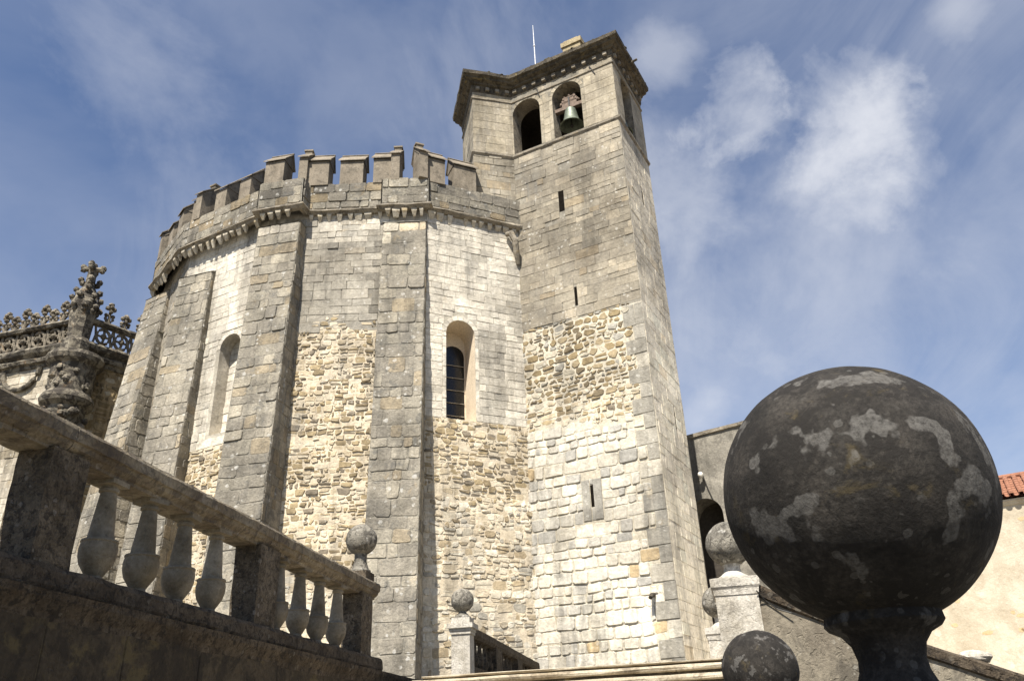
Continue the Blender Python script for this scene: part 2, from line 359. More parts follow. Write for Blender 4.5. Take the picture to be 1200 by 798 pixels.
CREAM = [(.46, (.71, .665, .56)), (.22, (.64, .61, .53)), (.10, (.48, .465, .42)), (.09, (.55, .525, .465)), (.03, (.56, .44, .27)), (.10, (.75, .71, .615))]
BROWN = [(.30, (.30, .235, .135)), (.24, (.375, .305, .195)), (.14, (.215, .175, .115)), (.20, (.53, .485, .385)), (.12, (.37, .355, .31))]
RUB = [(.26, (.43, .345, .21)), (.28, (.57, .485, .345)), (.14, (.30, .24, .15)), (.25, (.645, .575, .445)), (.07, (.24, .205, .155))]
LOWRUB = [(.30, (.66, .60, .475)), (.24, (.58, .50, .37)), (.12, (.44, .36, .24)), (.26, (.71, .66, .55)), (.08, (.42, .395, .335))]
BUTT = [(0.42, (0.32, 0.29, 0.237)), (0.22, (0.367, 0.335, 0.27)), (0.12, (0.263, 0.24, 0.2)), (0.12, (0.473, 0.425, 0.335)), (0.08, (0.394, 0.32, 0.214)), (0.04, (0.347, 0.28, 0.181))]
RIGHT = [(.4, (.80, .725, .575)), (.3, (.77, .705, .575)), (.15, (.73, .67, .55)), (.04, (.72, .60, .42)), (.11, (.83, .765, .63))]  # raised above the front's cream: grazing sunlight put into the stone colour
ST = {
 'ashlar': dict(calm=.45, gap=.007, h=(.22, .42), w=(.30, 1.0), joint=.009, p=(.0, .026), jit=.014, pal=GREY, nv=4, mort=(.30, .28, .235), bev=.008, wave=.02),
 'white': dict(calm=.3, gap=.004, h=(.22, .36), w=(.30, .8), joint=.012, p=(.0, .020), jit=.011, pal=WHITE, nv=4, mort=(.47, .44, .37), bev=.008, wave=.02),
 'belfry': dict(calm=.4, gap=.002, h=(.36, .52), w=(.5, 1.05), joint=.008, p=(.0, .010), jit=.005, pal=BELF, nv=4, mort=(.27, .25, .205), bev=.006),
 'cream': dict(h=(.26, .46), w=(.26, .66), joint=.030, p=(.004, .050), jit=.022, pal=CREAM, nv=8, mort=(.60, .55, .44), bev=.020, wave=.05),
 'brown': dict(h=(.16, .34), w=(.16, .48), joint=.058, p=(.002, .036), jit=.042, pal=BROWN, nv=8, mort=(.62, .57, .46), bev=.014, wave=.05, rnd=.7, gap=.02, split=.18),
 'rub': dict(h=(.13, .26), w=(.11, .40), joint=.042, p=(-.004, .036), jit=.036, pal=RUB, nv=8, mort=(.66, .58, .445), bev=.012, wave=.05, rnd=.38, gap=.05),
 'lowrub': dict(h=(.14, .34), w=(.13, .50), joint=.036, p=(-.006, .034), jit=.036, pal=LOWRUB, nv=8, mort=(.68, .62, .50), bev=.013, wave=.05, rnd=.36, gap=.05),
 'butt': dict(calm=.35, h=(.30, .60), w=(.32, .90), joint=.015, p=(.0, .030), jit=.024, pal=BUTT, nv=8, mort=(.31, .285, .235), bev=.016, wave=.03),
 'right': dict(calm=.4, h=(.28, .46), w=(.42, 1.0), joint=.009, p=(.0, .012), jit=.006, pal=RIGHT, nv=4, mort=(.62, .55, .43), bev=.007, wave=.01),
 'quoin': dict(h=(.55, .5501), w=(.9, 1.0), joint=.014, p=(.006, .030), jit=.012, pal=[(.6, (.37, .35, .30)), (.25, (.45, .425, .365)), (.15, (.60, .56, .47))], nv=4, mort=(.42, .39, .32), bev=.012),
 'low': dict(h=(.55, .75), w=(.8, 1.5), joint=.016, p=(.0, .010), jit=.004, pal=[(.5, (.068, .055, .039)), (.3, (.09, .073, .05)), (.2, (.048, .040, .030))], nv=4, mort=(.11, .09, .058), bev=.008),
 'para': dict(h=(.30, .46), w=(.40, .95), joint=.016, p=(.0, .045), jit=.018, pal=BUTT, nv=8, mort=(.26, .24, .20), bev=.018),
}
def cal(x, z): return x(z) if callable(x) else x
def masonry(mb, P, ulo, uhi, zlo, zhi, style, rng, holes=(), tint=None, seed=0, pal=None, keep=None):
    st = ST[style]; z = zlo; wave = st.get('wave', 0); rnd = st.get('rnd', 0); nv = st['nv']; pal = pal or st['pal']
    row = 0
    while z < zhi-.02:
        h = rng.uniform(*st['h']); h = min(h, zhi-z)
        if zhi-(z+h) < st['h'][0]*.6: h = zhi-z
        zm = z+h/2; a, b = cal(ulo, zm), cal(uhi, zm); row += 1
        segs = [(a, b)]
        for (uc, hw, z0, zs) in holes:
            if z+h < z0 or z > zs+hw: continue
            w = hw if z < zs else sqrt(max(0, hw*hw-(z-zs)**2))
            ns = []
            for (s0, s1) in segs:
                if s1 <= uc-w or s0 >= uc+w: ns.append((s0, s1)); continue
                if uc-w-s0 > .05: ns.append((s0, uc-w))
                if s1-uc-w > .05: ns.append((uc+w, s1))
            segs = ns
        for (s0, s1) in segs:
            cuts = [s0]; u = s0+(rng.uniform(.3, 1)*rng.uniform(*st['w']) if row % 2 else rng.uniform(*st['w']))
            while u < s1-st['w'][0]*.5: cuts.append(u); u += rng.uniform(*st['w'])*min(1.2, max(.75, h/ (sum(st['h'])/2)))
            cuts.append(s1)
            for u0, u1 in zip(cuts, cuts[1:]):
                parts = [(z, z+h)]
                if rnd and h > .20 and rng.random() < st.get('split', .42): zz_ = z+h*rng.uniform(.4, .6); parts = [(z, zz_), (zz_, z+h)]
                for (q0, q1) in parts:
                    if keep and not keep((u0+u1)/2, (q0+q1)/2): continue
                    if rng.random() < st.get('gap', .004): continue
                    block(mb, P, u0, u1, q0, q1, st, rng, wave, rnd, nv, pal, tint, seed, s0, s1)
        z += h
def block(mb, P, u0, u1, z0, z1, st, rng, wave, rnd, nv, pal, tint, seed, s0, s1):
    j = st['joint']/2; jt = st['jit']; p = rng.uniform(*st['p'])
    if rng.random() < .06: p *= 1.7
    a, b, c, d = u0+j, u1-j, z0+j, z1-j
    if b-a < .03 or d-c < .03: return
    if nv == 4: ring = [(a, c), (b, c), (b, d), (a, d)]
    else:
        r = min(b-a, d-c)*(.12+.30*rnd*rng.uniform(.5, 1.2))
        ring = [(a+r, c), (b-r, c), (b, c+r), (b, d-r), (b-r, d), (a+r, d), (a, d-r), (a, c+r)]
    um, zm = (a+b)/2, (c+d)/2; bv = min(st['bev'], (b-a)*.3, (d-c)*.3)
    outer = []; inner = []
    for (u, z) in ring:
        u += rng.uniform(-jt, jt); z += rng.uniform(-jt, jt)
        u = min(max(u, s0), s1)
        dz = wave*fbm(u, z, 1.6, seed+3) if wave else 0
        outer.append(P(u, z+dz, 0.001))
        L = hypot(u-um, z-zm) or 1
        ku, kz = (um-u)/L, (zm-z)/L
        inner.append(P(u+ku*bv*1.3, z+dz+kz*bv*1.3, p+.003+rng.uniform(-.25, .25)*min(p, .02)))
    n = len(ring)
    col = pick(rng, pal); k = rng.uniform(.91, 1.08)
    cm = st.get('calm', 0)
    if cm: col = tuple(x*(1-cm)+y*cm for x, y in zip(col, pal[0][1]))
    g = fbm(um, zm, 1.8, seed); k *= 1+.22*g
    if tint: col = tint(um, zm, col, rng)
    col = tuple(max(.02, x*k) for x in col)
    vs = outer+inner; fs = [(i, (i+1) % n, n+(i+1) % n, n+i) for i in range(n)]
    if nv == 4: fs.append(tuple(n+i for i in range(n)))
    else:
        dzm = wave*fbm(um, zm, 1.6, seed+3) if wave else 0
        vs.append(P(um+rng.uniform(-.02, .02), zm+dzm+rng.uniform(-.02, .02), p+.003+(.006*rnd+.003)*rng.uniform(-1.2, 1.8)))
        fs += [(n+i, n+(i+1) % n, 2*n) for i in range(n)]
    mb.add(vs, fs, col)
def wallP(o, du, n):
    o = Vector(o[:2]); du = Vector(du); n = Vector(n)
    return lambda u, z, d: (o.x+du.x*u+n.x*d, o.y+du.y*u+n.y*d, z)
def backing(mb, P, u0, u1, z0, z1, col, hole=None, depth=0., mi_rev=None, hcol=None, floor=True):
    """the mortar face of a wall, with one arched hole and its reveal"""
    q = lambda a, b, c, d: mb.add([P(a, c, 0), P(b, c, 0), P(b, d, 0), P(a, d, 0)], [(0, 1, 2, 3)], col)
    if not hole: q(u0, u1, z0, z1); return
    uc, hw, h0, hs = hole; n = 14
    q(u0, uc-hw, z0, z1); q(uc+hw, u1, z0, z1)
    if h0 > z0: q(uc-hw, uc+hw, z0, h0)
    arc = [(uc-hw*cos(pi*i/n), hs+hw*sin(pi*i/n)) for i in range(n+1)]
    for (a, b) in zip(arc, arc[1:]):
        mb.add([P(a[0], a[1], 0), P(b[0], b[1], 0), P(b[0], z1, 0), P(a[0], z1, 0)], [(0, 1, 2, 3)], col)
    if depth:
        out = [(uc-hw, h0)]+arc+[(uc+hw, h0)]
        old = mb.mi; mb.mi = mi_rev if mi_rev is not None else old
        loop = list(zip(out, out[1:]))
        if floor: loop.append((out[-1], out[0]))
        for (a, b) in loop:
            mb.add([P(a[0], a[1], 0), P(b[0], b[1], 0), P(b[0], b[1], -depth), P(a[0], a[1], -depth)], [(0, 1, 2, 3)], hcol or col)
        mb.mi = old
def voussoirs(mb, P, uc, hw, zs, wid, n, pal, rng, p=.012):
    for i in range(n):
        a0 = pi*i/n+.012; a1 = pi*(i+1)/n-.012; k = 4
        vs = []
        for r, d in ((hw+.002, 0), (hw+.002, p), (hw+wid, p), (hw+wid, 0)):
            for t in (a0, a1): vs.append(P(uc-r*cos(t), zs+r*sin(t), d))
        c = pick(rng, pal); kk = rng.uniform(.85, 1.1)
        mb.add(vs, [(0, 1, 3, 2), (2, 3, 5, 4), (4, 5, 7, 6), (0, 2, 4, 6), (1, 7, 5, 3)], tuple(x*kk for x in c))

# ================================================================== SETTING
ZT = 3.0
g = MB(); g.poly([(-900, -900, 0), (900, -900, 0), (900, 900, 0), (-900, 900, 0)])
struct(g.build('ground', MT['ground']))
RD = az(9.8); RN = az(99.8)                       # direction of the terrace edge, and its outward side
RO = Vector((-2.3, 13.55))
def rp(t, n): v = RO+RD*t+RN*n; return v
def RP(t, z, d): v = RO+RD*t+RN*d; return (v.x, v.y, z)
g = MB()
far = rp(46, -.3)
near = rp(-14, -.3)
g.add([(near.x, near.y, ZT-.14), (far.x, far.y, ZT-.14), (-120, far.y+20, ZT-.14), (-120, near.y, ZT-.14)], [(0, 1, 2, 3)])
struct(g.build('terrace', MT['ground']))
ZL = 2.735
SD = az(102.7); SF = az(192.7)                    # along the steps, and the side they face
SO = Vector((2.77, 12.56))
g = MB()
A_ = SO-SF*.38+SD*.2; B_ = SO-SF*.38-SD*4.55
g.add([(A_.x, A_.y, ZL-.008), (B_.x, B_.y, ZL-.008), (rp(30, 0).x, rp(30, 0).y, ZL-.008), (6, 40, ZL-.008), (4.2, 13.6, ZL-.008)], [(0, 1, 2, 3, 4)])
struct(g.build('landing', MT['ground']))

g = MB(); g.add([(4.2, 13.6, ZL-.02), (6.5, 17, ZL-.02), (11, 22, ZL-.02), (16, 27, ZL-.02), (16, 40, ZL-.02), (6, 40, ZL-.02)], [(0, 1, 2, 3, 4, 5)])  # pale unseen sheet added to bounce sun onto the tower side
struct(g.build('bounce_court', stone('bounce_court_paving', (.46, .41, .32), (.58, .52, .41), False, .8, dark=(.3, (.25, .22, .17), 2.2, .58), bump=.5, bscale=14)))
# ================================================================== THE ROUND CHURCH
VA = [Vector(p) for p in ((-3.1, 26.2), (-8.68, 26.2), (-13.15, 28.55), (-15.4, 31.4), (-16.6, 36.5))]
CEN = Vector((-6, 36.7)); RAD = 10.85
V0 = Vector((1.6, 28.342))
loop = [V0]+VA+[CEN+az(a)*RAD for a in (293, 318, 343, 8, 33, 58, 83, 108)]
church = thing('round_church', 'tall battlemented round stone church with sloping buttresses, left of the bell tower', 'church', (-6, 30, ZT-.15))
rng = random.Random(11)
ZB, ZC, ZM = ZT-.2, 20.2, 20.62                   # base, wall top, parapet foot
mb = MB()
def facepar(a, b):
    d = (b-a).normalized(); n = Vector((d.y, -d.x))
    if n.dot((a+b)/2-CEN) < 0: n = -n
    return d, n, (b-a).length
# face A (between buttress and tower): u grows to the right
dA, nA, LA = facepar(VA[0], V0); PA = wallP(VA[0], dA, nA)
WIN = (1.345, .555, 12.02, 15.38)
HW = (WIN[0], WIN[1]+.0, WIN[2], WIN[3])
backing(mb, PA, 0, LA, ZB, 12.02, ST['rub']['mort'])
backing(mb, PA, 0, LA, 12.02, ZM+.3, ST['white']['mort'], WIN, 1.1, 1, (.60, .53, .40))
def tintA(u, z, c, r):
    k = fbm(u, z, 1.5, 4)
    if u > 2.2 and k > -.05: c = tuple(x*.72 for x in c)
    return c
masonry(mb, PA, 0, LA, 12.02, ZC+.4, 'white', rng, [(WIN[0], WIN[1]+.15, WIN[2], WIN[3])], tintA, 1)
voussoirs(mb, PA, WIN[0], WIN[1], WIN[3], .17, 9, WHITE, rng)
for sgn in (-1, 1):                               # jamb stones
    z = WIN[2]
    while z < WIN[3]-.05:
        h = min(rng.uniform(.32, .5), WIN[3]-z); u0 = WIN[0]+sgn*(WIN[1]+.0); u1 = u0+sgn*.15
        block(mb, PA, min(u0, u1), max(u0, u1), z, z+h, ST['white'], rng, 0, 0, 4, WHITE, None, 1, min(u0, u1), max(u0, u1)); z += h
jA = lambda u: 9.2+.9*fbm(u, 1, 1.1, 4)
masonry(mb, PA, 0, LA, 8.0, 12.02, 'rub', rng, (), None, 2, keep=lambda u, z: z >= jA(u))
masonry(mb, PA, 0, LA, ZB, 10.4, 'lowrub', rng, (), None, 3, keep=lambda u, z: z < jA(u)+.05)
def jag(z0, amp, seed): return lambda u: z0+amp*fbm(u, seed, .9, seed)+.10*fbm(u, 3+seed, .25, seed)
def above(f): return lambda u, z: z >= f(u)
def below(f): return lambda u, z: z < f(u)+.05
# face B
dB, nB, LB = facepar(VA[1], VA[0]); PB = wallP(VA[1], dB, nB)
backing(mb, PB, 0, LB, ZB, 15.55, ST['rub']['mort']); backing(mb, PB, 0, LB, 15.55, ZM+.3, ST['ashlar']['mort'])
def tintB(u, z, c, r):
    k = .5+.5*fbm(u, z, 2.2, 9)
    L = (c[0]+c[1]+c[2])/3; t = .55
    c = tuple(x*(1-t)+y*t for x, y in zip(c, (.37, .355, .315)))
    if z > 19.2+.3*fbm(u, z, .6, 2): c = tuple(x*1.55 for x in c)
    if 3.55 < u < 4.15 and z < 19.9: c = tuple(x*.62 for x in c)
    return c
def tintR(u, z, c, r):
    k = .62 if abs(u-3.75-.1*sin(z*3)) < .45 and z > 10 and r.random() < .75 else 1
    return tuple(x*k for x in c)
jB = jag(15.6, .55, 6); jB2 = jag(7.0, 1.0, 8)
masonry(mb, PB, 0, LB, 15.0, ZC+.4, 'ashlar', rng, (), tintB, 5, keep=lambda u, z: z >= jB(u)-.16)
masonry(mb, PB, 0, LB, 6.0, 16.1, 'rub', rng, (), tintR, 6, keep=lambda u, z: jB2(u) <= z < jB(u)+.04); masonry(mb, PB, 0, LB, ZB, 8.1, 'lowrub', rng, (), None, 7, keep=below(jB2))
# face C, with the niche window
dC, nC, LC = facepar(VA[2], VA[1]); PC = wallP(VA[2], dC, nC)
WC = (3.05, .52, 12.05, 15.45)
backing(mb, PC, 0, LC, ZB, 11.6, ST['rub']['mort']); backing(mb, PC, 0, LC, 11.6, ZM+.3, ST['white']['mort'], WC, .55, 0, (.60, .56, .48))
masonry(mb, PC, 0, LC, 11.6, ZC+.4, 'white', rng, [(WC[0], WC[1]+.15, WC[2], WC[3])], lambda u, z, c, r: tuple(x*.80 for x in c), 8)
voussoirs(mb, PC, WC[0], WC[1], WC[3], .16, 9, WHITE, rng)
mb.add([PC(WC[0]-.6, 12, -.55), PC(WC[0]+.6, 12, -.55), PC(WC[0]+.6, 16.2, -.55), PC(WC[0]-.6, 16.2, -.55)], [(0, 1, 2, 3)], (.5, .46, .38))
masonry(mb, lambda u, z, d: PC(u, z, d-.545), WC[0]-.54, WC[0]+.54, 12.05, 16, 'white', rng, (), None, 8)
masonry(mb, PC, 0, LC, ZB, 11.6, 'rub', rng, (), None, 9)
dD, nD, LD = facepar(VA[3], VA[2]); PD = wallP(VA[3], dD, nD)
backing(mb, PD, 0, LD, ZB, ZM+.3, ST['butt']['mort']); masonry(mb, PD, 0, LD, ZB, ZC+.4, 'butt', rng, (), None, 10)
for a, b in zip(loop[4:], loop[5:]+[loop[0]]):
    mb.add([(a.x, a.y, ZB), (b.x, b.y, ZB), (b.x, b.y, ZM+.3), (a.x, a.y, ZM+.3)], [(0, 1, 2, 3)], (.4, .38, .32))
mb.add([(p.x, p.y, ZM+.3) for p in loop], [tuple(range(len(loop)))], (.3, .28, .24))
mb.build('wall', [MT['masonry'], MT['reveal']], church)

# window: frame and panes
wp = MB()
gl = lambda u, z, d=-1.04: PA(u, z, d)
n = 12; gc, gw, g0, gs = WIN[0]+.09, .42, 12.1, 14.95
pts = [gl(gc-gw, g0)]+[gl(gc-gw*cos(pi*i/n), gs+gw*sin(pi*i/n)) for i in range(n+1)]+[gl(gc+gw, g0)]
wf = MB()
# splayed surround between opening and glass
arcO = [(WIN[0]-WIN[1], WIN[2])]+[(WIN[0]-WIN[1]*cos(pi*i/n), WIN[3]+WIN[1]*sin(pi*i/n)) for i in range(n+1)]+[(WIN[0]+WIN[1], WIN[2])]
arcI = [(gc-gw, g0)]+[(gc-gw*cos(pi*i/n), gs+gw*sin(pi*i/n)) for i in range(n+1)]+[(gc+gw, g0)]
for i in range(len(arcO)-1):
    wf.add([PA(*arcO[i], -1.03), PA(*arcO[i+1], -1.03), PA(*arcI[i+1], -1.03), PA(*arcI[i], -1.03)], [(0, 1, 2, 3)])
win = wf.build('window', MT['reveal'], church)
wp.poly(pts); wp.build('pane', MT['glass'], win)
for z in (12.55, 13.05, 13.55, 14.05, 14.55):
    wb = MB(); wb.tube([PA(gc-gw, z, -1.0), PA(gc+gw, z, -1.0)], .014, 6)
    wb.build('glazing_bar', MT['lead'], win)

# buttresses
def batter(z, pt, pb): return pt+(19.9-z)*(pb-pt)/(19.9-ZT)
def buttress(c, out, wl, wr, pt, pb, top, seed, infill=True):
    """c: plan point on the wall; out: unit outward; tangent runs to the viewer's right"""
    tg = Vector((-out.y, out.x)); c = Vector(c)
    m = MB(); r = random.Random(seed)
    def PF(u, z, d):
        q = batter(z, pt, pb)+d; v = c+tg*u+out*q; return (v.x, v.y, z)
    backing(m, PF, -wl, wr, ZB, top, ST['butt']['mort'])
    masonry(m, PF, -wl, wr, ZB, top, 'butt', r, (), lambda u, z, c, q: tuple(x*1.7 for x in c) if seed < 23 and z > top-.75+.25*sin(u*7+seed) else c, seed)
    for sgn, uu in ((-1, -wl), (1, wr)):
        def PS(u, z, d): v = c+tg*(uu+sgn*d)+out*u; return (v.x, v.y, z)
        zs = [ZB+(top-ZB)*i/8 for i in range(9)]
        for a, b in zip(zs, zs[1:]):
            m.add([PS(-.9, a, 0), PS(batter(a, pt, pb), a, 0), PS(batter(b, pt, pb), b, 0), PS(-.9, b, 0)], [(0, 1, 2, 3)], ST['butt']['mort'])
        masonry(m, PS, -.9, lambda z: batter(z, pt, pb)-.015, ZB, top, 'butt', r, (), None, seed+1)
    # weathered cap
    q = batter(top, pt, pb)
    v = lambda u, o, z: (c.x+tg.x*u+out.x*o, c.y+tg.y*u+out.y*o, z)
    m.add([v(-wl-.03, q+.05, top), v(wr+.03, q+.05, top), v(wr+.03, -.3, top+.42), v(-wl-.03, -.3, top+.42), v(-wl-.03, -.3, top), v(wr+.03, -.3, top)],
          [(0, 1, 2, 3), (0, 3, 4), (1, 5, 2), (0, 4, 5, 1)], (.27, .26, .23))
    return m.build('buttress', MT['butt'], church)
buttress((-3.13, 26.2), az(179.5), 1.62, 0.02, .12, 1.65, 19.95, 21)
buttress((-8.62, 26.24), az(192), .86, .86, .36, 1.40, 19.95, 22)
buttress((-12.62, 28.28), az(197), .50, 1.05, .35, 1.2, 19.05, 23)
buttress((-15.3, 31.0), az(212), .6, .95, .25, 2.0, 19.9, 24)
# white re-pointed stones just under the eaves of the second buttress
# corbel table, moulding, parapet
def offs(path, d):
    out = []
    n = len(path)
    for i, p in enumerate(path):
        a = (path[i]-path[i-1]).normalized() if i else (path[1]-path[0]).normalized()
        b = (path[i+1]-p).normalized() if i < n-1 else a
        na = Vector((a.y, -a.x)); nb = Vector((b.y, -b.x)); mm = na+nb; mm = mm/mm.dot(na); out.append(p+mm*d)
    return out
# path runs from the tower leftwards, so the outside is on the LEFT; reverse it: left -> right, outside on the right
lft = [VA[4], VA[3], VA[2]]
b2 = Vector((-8.62, 26.24)); o2 = az(190); t2 = Vector((-o2.y, o2.x))
bl2, br2 = b2-t2*.88, b2+t2*.80
pathw = [VA[4], VA[3]+Vector((-.35, -.2)), VA[2]+Vector((-.25, -.15)), bl2+o2*.12, bl2+o2*.40, br2+o2*.40, Vector((br2.x+.06, 26.2)),
         Vector((-4.76, 26.2)), Vector((-4.76, 26.02)), Vector((-3.08, 26.02)), Vector((-3.06, 26.22)), V0]
# the church is walked left to right with the viewer outside on the right-hand side
mo = MB()
mo.sweep(pathw, [(-.05, ZM-.16), (.10, ZM-.14), (.19, ZM-.06), (.23, ZM-.04), (.22, ZM+.03), (.12, ZM+.10), (-.05, ZM+.12)], jit=.022, rng=random.Random(3), sub=.38)
mo.build('moulding', MT['moulding'], church)
pa = MB(); rng = random.Random(5)
PZ = 21.92
for a, b in zip(pathw, pathw[1:]):
    L = (b-a).length; d = (b-a)/L; nn = Vector((d.y, -d.x)); P_ = wallP(a+nn*.10, d, nn)
    backing(pa, P_, -.05 if L > .5 else 0, L+.08, ZM+.1, PZ-.03, ST['para']['mort'])
    if L > .5:
        masonry(pa, P_, -.04, L+.04, ZM+.12, PZ, 'para', rng, (), lambda u, z, c, r: tuple(x*.84 for x in c), 31)
inner = offs(pathw, -.45); outer = offs(pathw, .10)
for i in range(len(pathw)-1):
    a, b, c, d = outer[i], outer[i+1], inner[i+1], inner[i]
    pa.add([(a.x, a.y, PZ-.02), (b.x, b.y, PZ-.02), (c.x, c.y, PZ-.02), (d.x, d.y, PZ-.02), (c.x, c.y, ZM), (d.x, d.y, ZM)], [(0, 1, 2, 3), (3, 2, 4, 5)], (.22, .205, .17))
pa.build('parapet', MT['butt'], church)
# corbels, one mesh each
def corbel_mesh(seed):
    m = MB(); r = random.Random(seed); w = r.choice((.10, .12, .14)); q = .18+r.uniform(-.05, .03); hh = .38+r.uniform(-.12, .07); w2 = r.uniform(.35, .85)
    m.add([(-w, .02, 0), (w, .02, 0), (w, -q, 0), (-w, -q, 0), (-w*.95, -q*.95, -.10), (w*.95, -q*.95, -.10), (-w*w2, .02, -hh), (w*w2, .02, -hh), (-w*w2, -.03, -hh+.02), (w*w2, -.03, -hh+.02)],
          [(0, 1, 2, 3), (3, 2, 5, 4), (4, 5, 9, 8), (8, 9, 7, 6), (0, 3, 4, 8, 6), (1, 7, 9, 5, 2)])
    return m
cps = []
for k in range(7):
    o = corbel_mesh(k).build('corbel', MT['corbel'], church, base=(0, 0, 0)); o.location = (0, 0, 0); cps.append(o)
first = [True]*7; rng = random.Random(8)
for a, b in zip(pathw, pathw[1:]):
    L = (b-a).length
    if L < .6: continue
    d = (b-a)/L; n_ = max(2, int(L/.335))
    for i in range(n_):
        if rng.random() < .10: continue
        p = a+d*(L*(i+.5+rng.uniform(-.13, .13))/n_); k = rng.randrange(7)
        rz = atan2(d.y, d.x)
        if first[k]: o = cps[k]; first[k] = False; o.location = Vector((p.x, p.y, ZM-.15))-root_loc(church); o.rotation_euler = (0, 0, rz)
        else: inst(cps[k], church, (p.x, p.y, ZM-.15), rz+rng.uniform(-.12, .12), (rng.uniform(.7, 1.1), rng.uniform(.7, 1.0), rng.uniform(.55, 1.0)))
sp_ = MB(); sp_.tube([PA(3.30, 20.12, .10), PA(3.42, 20.1, .30), PA(3.58, 19.75, .32), PA(3.66, 19.3, .22), PA(3.78, 18.85, .08)], [.10, .13, .13, .12, .08], 8)
sp_.build('carved_spout', MT['moulding'], church)
# merlons
def merlon_mesh(w, pil=0):
    """x along wall, -y outward. pil: -1 pilaster at the left end, +1 at the right end"""
    m = MB(); d0, d1 = -.10, .64; h = 1.10; ov = .08
    m.box(-w/2, w/2, d0, d1, -.06, h)
    ym = (d0+d1)/2
    # gabled cap with a thick eave
    def cap(x0, x1, y0, y1, z, rise, th=.05):
        yc = y0+(y1-y0)*.72
        vs = []
        for x in (x0, x1):
            vs += [(x, y0, z), (x, y0, z+th), (x, yc, z+rise+th), (x, y1, z+th), (x, y1, z), (x, yc, z+rise)]
        m.add(vs, [(0, 1, 2, 5), (5, 2, 3, 4), (6, 11, 8, 7), (11, 10, 9, 8), (0, 6, 7, 1), (1, 7, 8, 2), (2, 8, 9, 3), (3, 9, 10, 4), (4, 10, 11, 5), (5, 11, 6, 0)])
        # gable fill
        m.add([(x0+.06, y0+.05, z), (x0+.06, y1-.05, z), (x0+.06, yc, z+rise), (x1-.06, y0+.05, z), (x1-.06, y1-.05, z), (x1-.06, yc, z+rise)], [(0, 1, 2), (3, 5, 4)])
    cap(-w/2-ov, w/2+ov, d0-ov, d1+ov, h, .66)
    yr = d0-ov+(d1-d0+2*ov)*.72; m.tube([(-w/2-ov, yr, h+.72), (w/2+ov, yr, h+.72)], .045, 6)
    if pil:
        xp = pil*(w/2-.17+.06)
        m.box(xp-.17, xp+.17, d0-.16, d1, -.06, h+.12)
        cap(xp-.23, xp+.23, d0-.24, d1+ov, h+.08, .70)
        m.box(xp-.14, xp+.14, yr-.13, yr+.11, h+.6, h+.92); m.box(xp-.18, xp+.18, yr-.17, yr+.15, h+.90, h+.97)
    return m
prot = {}
def merlon(p, rz, w=.94, pil=0, z=None, sc=1.0):
    key = (w, pil)
    loc = Vector((p[0], p[1], (z or PZ)))
    if key not in prot:
        o = merlon_mesh(w, pil).build('merlon', MT['merlon'], church, base=(0, 0, 0)); prot[key] = o
        o.location = loc-root_loc(church); o.rotation_euler = (0, 0, rz)
    else: inst(prot[key], church, loc, rz)
dn = lambda d: atan2(d.y, d.x)
yB = 26.2-.10
merlon((-6.1, yB+.1), 0, .92); merlon((-4.72, yB+.03), 0, 1.0, 1); merlon((-7.55, yB+.03), 0, 1.1, -1)
p = VA[0]+dA*.22; merlon((p.x-.02, p.y-.08), dn(dA), 1.05, -1)
p = VA[0]+dA*1.58; merlon((p.x, p.y), dn(dA))
p = b2-t2*.45+o2*.30; merlon((p.x, p.y), dn(t2), .80)
cdir = (VA[1]-VA[2]).normalized(); cn_ = Vector((cdir.y, -cdir.x))
for u, pil in ((2.05, 0), (3.40, 0), (4.72, 1)):
    p = VA[1]-cdir*u+cn_*.16; merlon((p.x, p.y), dn(cdir), .60, pil)
ddir = (VA[2]-VA[3]).normalized(); dn_ = Vector((ddir.y, -ddir.x))
for u, pil in ((1.0, 0), (2.35, 0), (3.5, 1)):
    p = VA[2]-ddir*u+dn_*.28; merlon((p.x, p.y), dn(ddir), .60, pil)

# ================================================================== BELL TOWER
tower = thing('bell_tower', 'tall square stone bell tower with arched belfry openings and dark cornice', 'tower', (3, 28, ZT-.3))
TC = Vector((4.66, 25.58)); TF = az(-62.43); TR = az(27.57); FN = az(-152.43); RNv = az(117.57)
PT = lambda u, z, d: (TC.x+TF.x*u+FN.x*d, TC.y+TF.y*u+FN.y*d, z)      # u runs LEFT from the near corner
PR = lambda u, z, d: (TC.x+TR.x*u+RNv.x*d, TC.y+TR.y*u+RNv.y*d, z)    # u runs back from the near corner
LF, LR = 4.80, 3.46
ZS, ZW = 24.2, 28.0                                                    # belfry sill, wall top
rng = random.Random(41); mb = MB()
backing(mb, PT, 0, LF+.6, ZB-.3, 12.4, ST['cream']['mort']); backing(mb, PT, 0, LF+.6, 12.4, 15.8, ST['brown']['mort']); backing(mb, PT, 0, LF+.6, 15.8, ZS, ST['ashlar']['mort'])
SL = [(2.77, .115, 20.7, 21.7), (2.48, .055, 16.35, 17.15), (2.49, .06, 8.75, 9.5)]
def tintF(u, z, c, r):
    k = fbm(u, z, 2.4, 14)
    c = tuple(x*(.90+.25*k) for x in c)
    return c
jT = jag(15.80, .12, 21); jT2 = jag(12.5, .7, 23); jT3 = jag(11.7, .35, 25)
def q0(z): return .42 if int((z-2.8)/.55) % 2 else .76
masonry(mb, PT, .0, LF+.3, 15.6, ZS-.05, 'ashlar', rng, [(s_[0], s_[1], s_[2], s_[3]-s_[1]) for s_ in SL], tintF, 51, keep=lambda u, z: z >= jT(u) or (u < q0(z) and z > 15.75))
masonry(mb, PT, q0, LF+.3, 11.8, 15.9, 'brown', rng, (), None, 52, keep=lambda u, z: jT2(u) <= z < jT(u)+.03)
masonry(mb, PT, q0, LF+.3, 11.2, 13.3, 'rub', rng, (), None, 52, keep=lambda u, z: jT3(u) <= z < jT2(u)+.04)
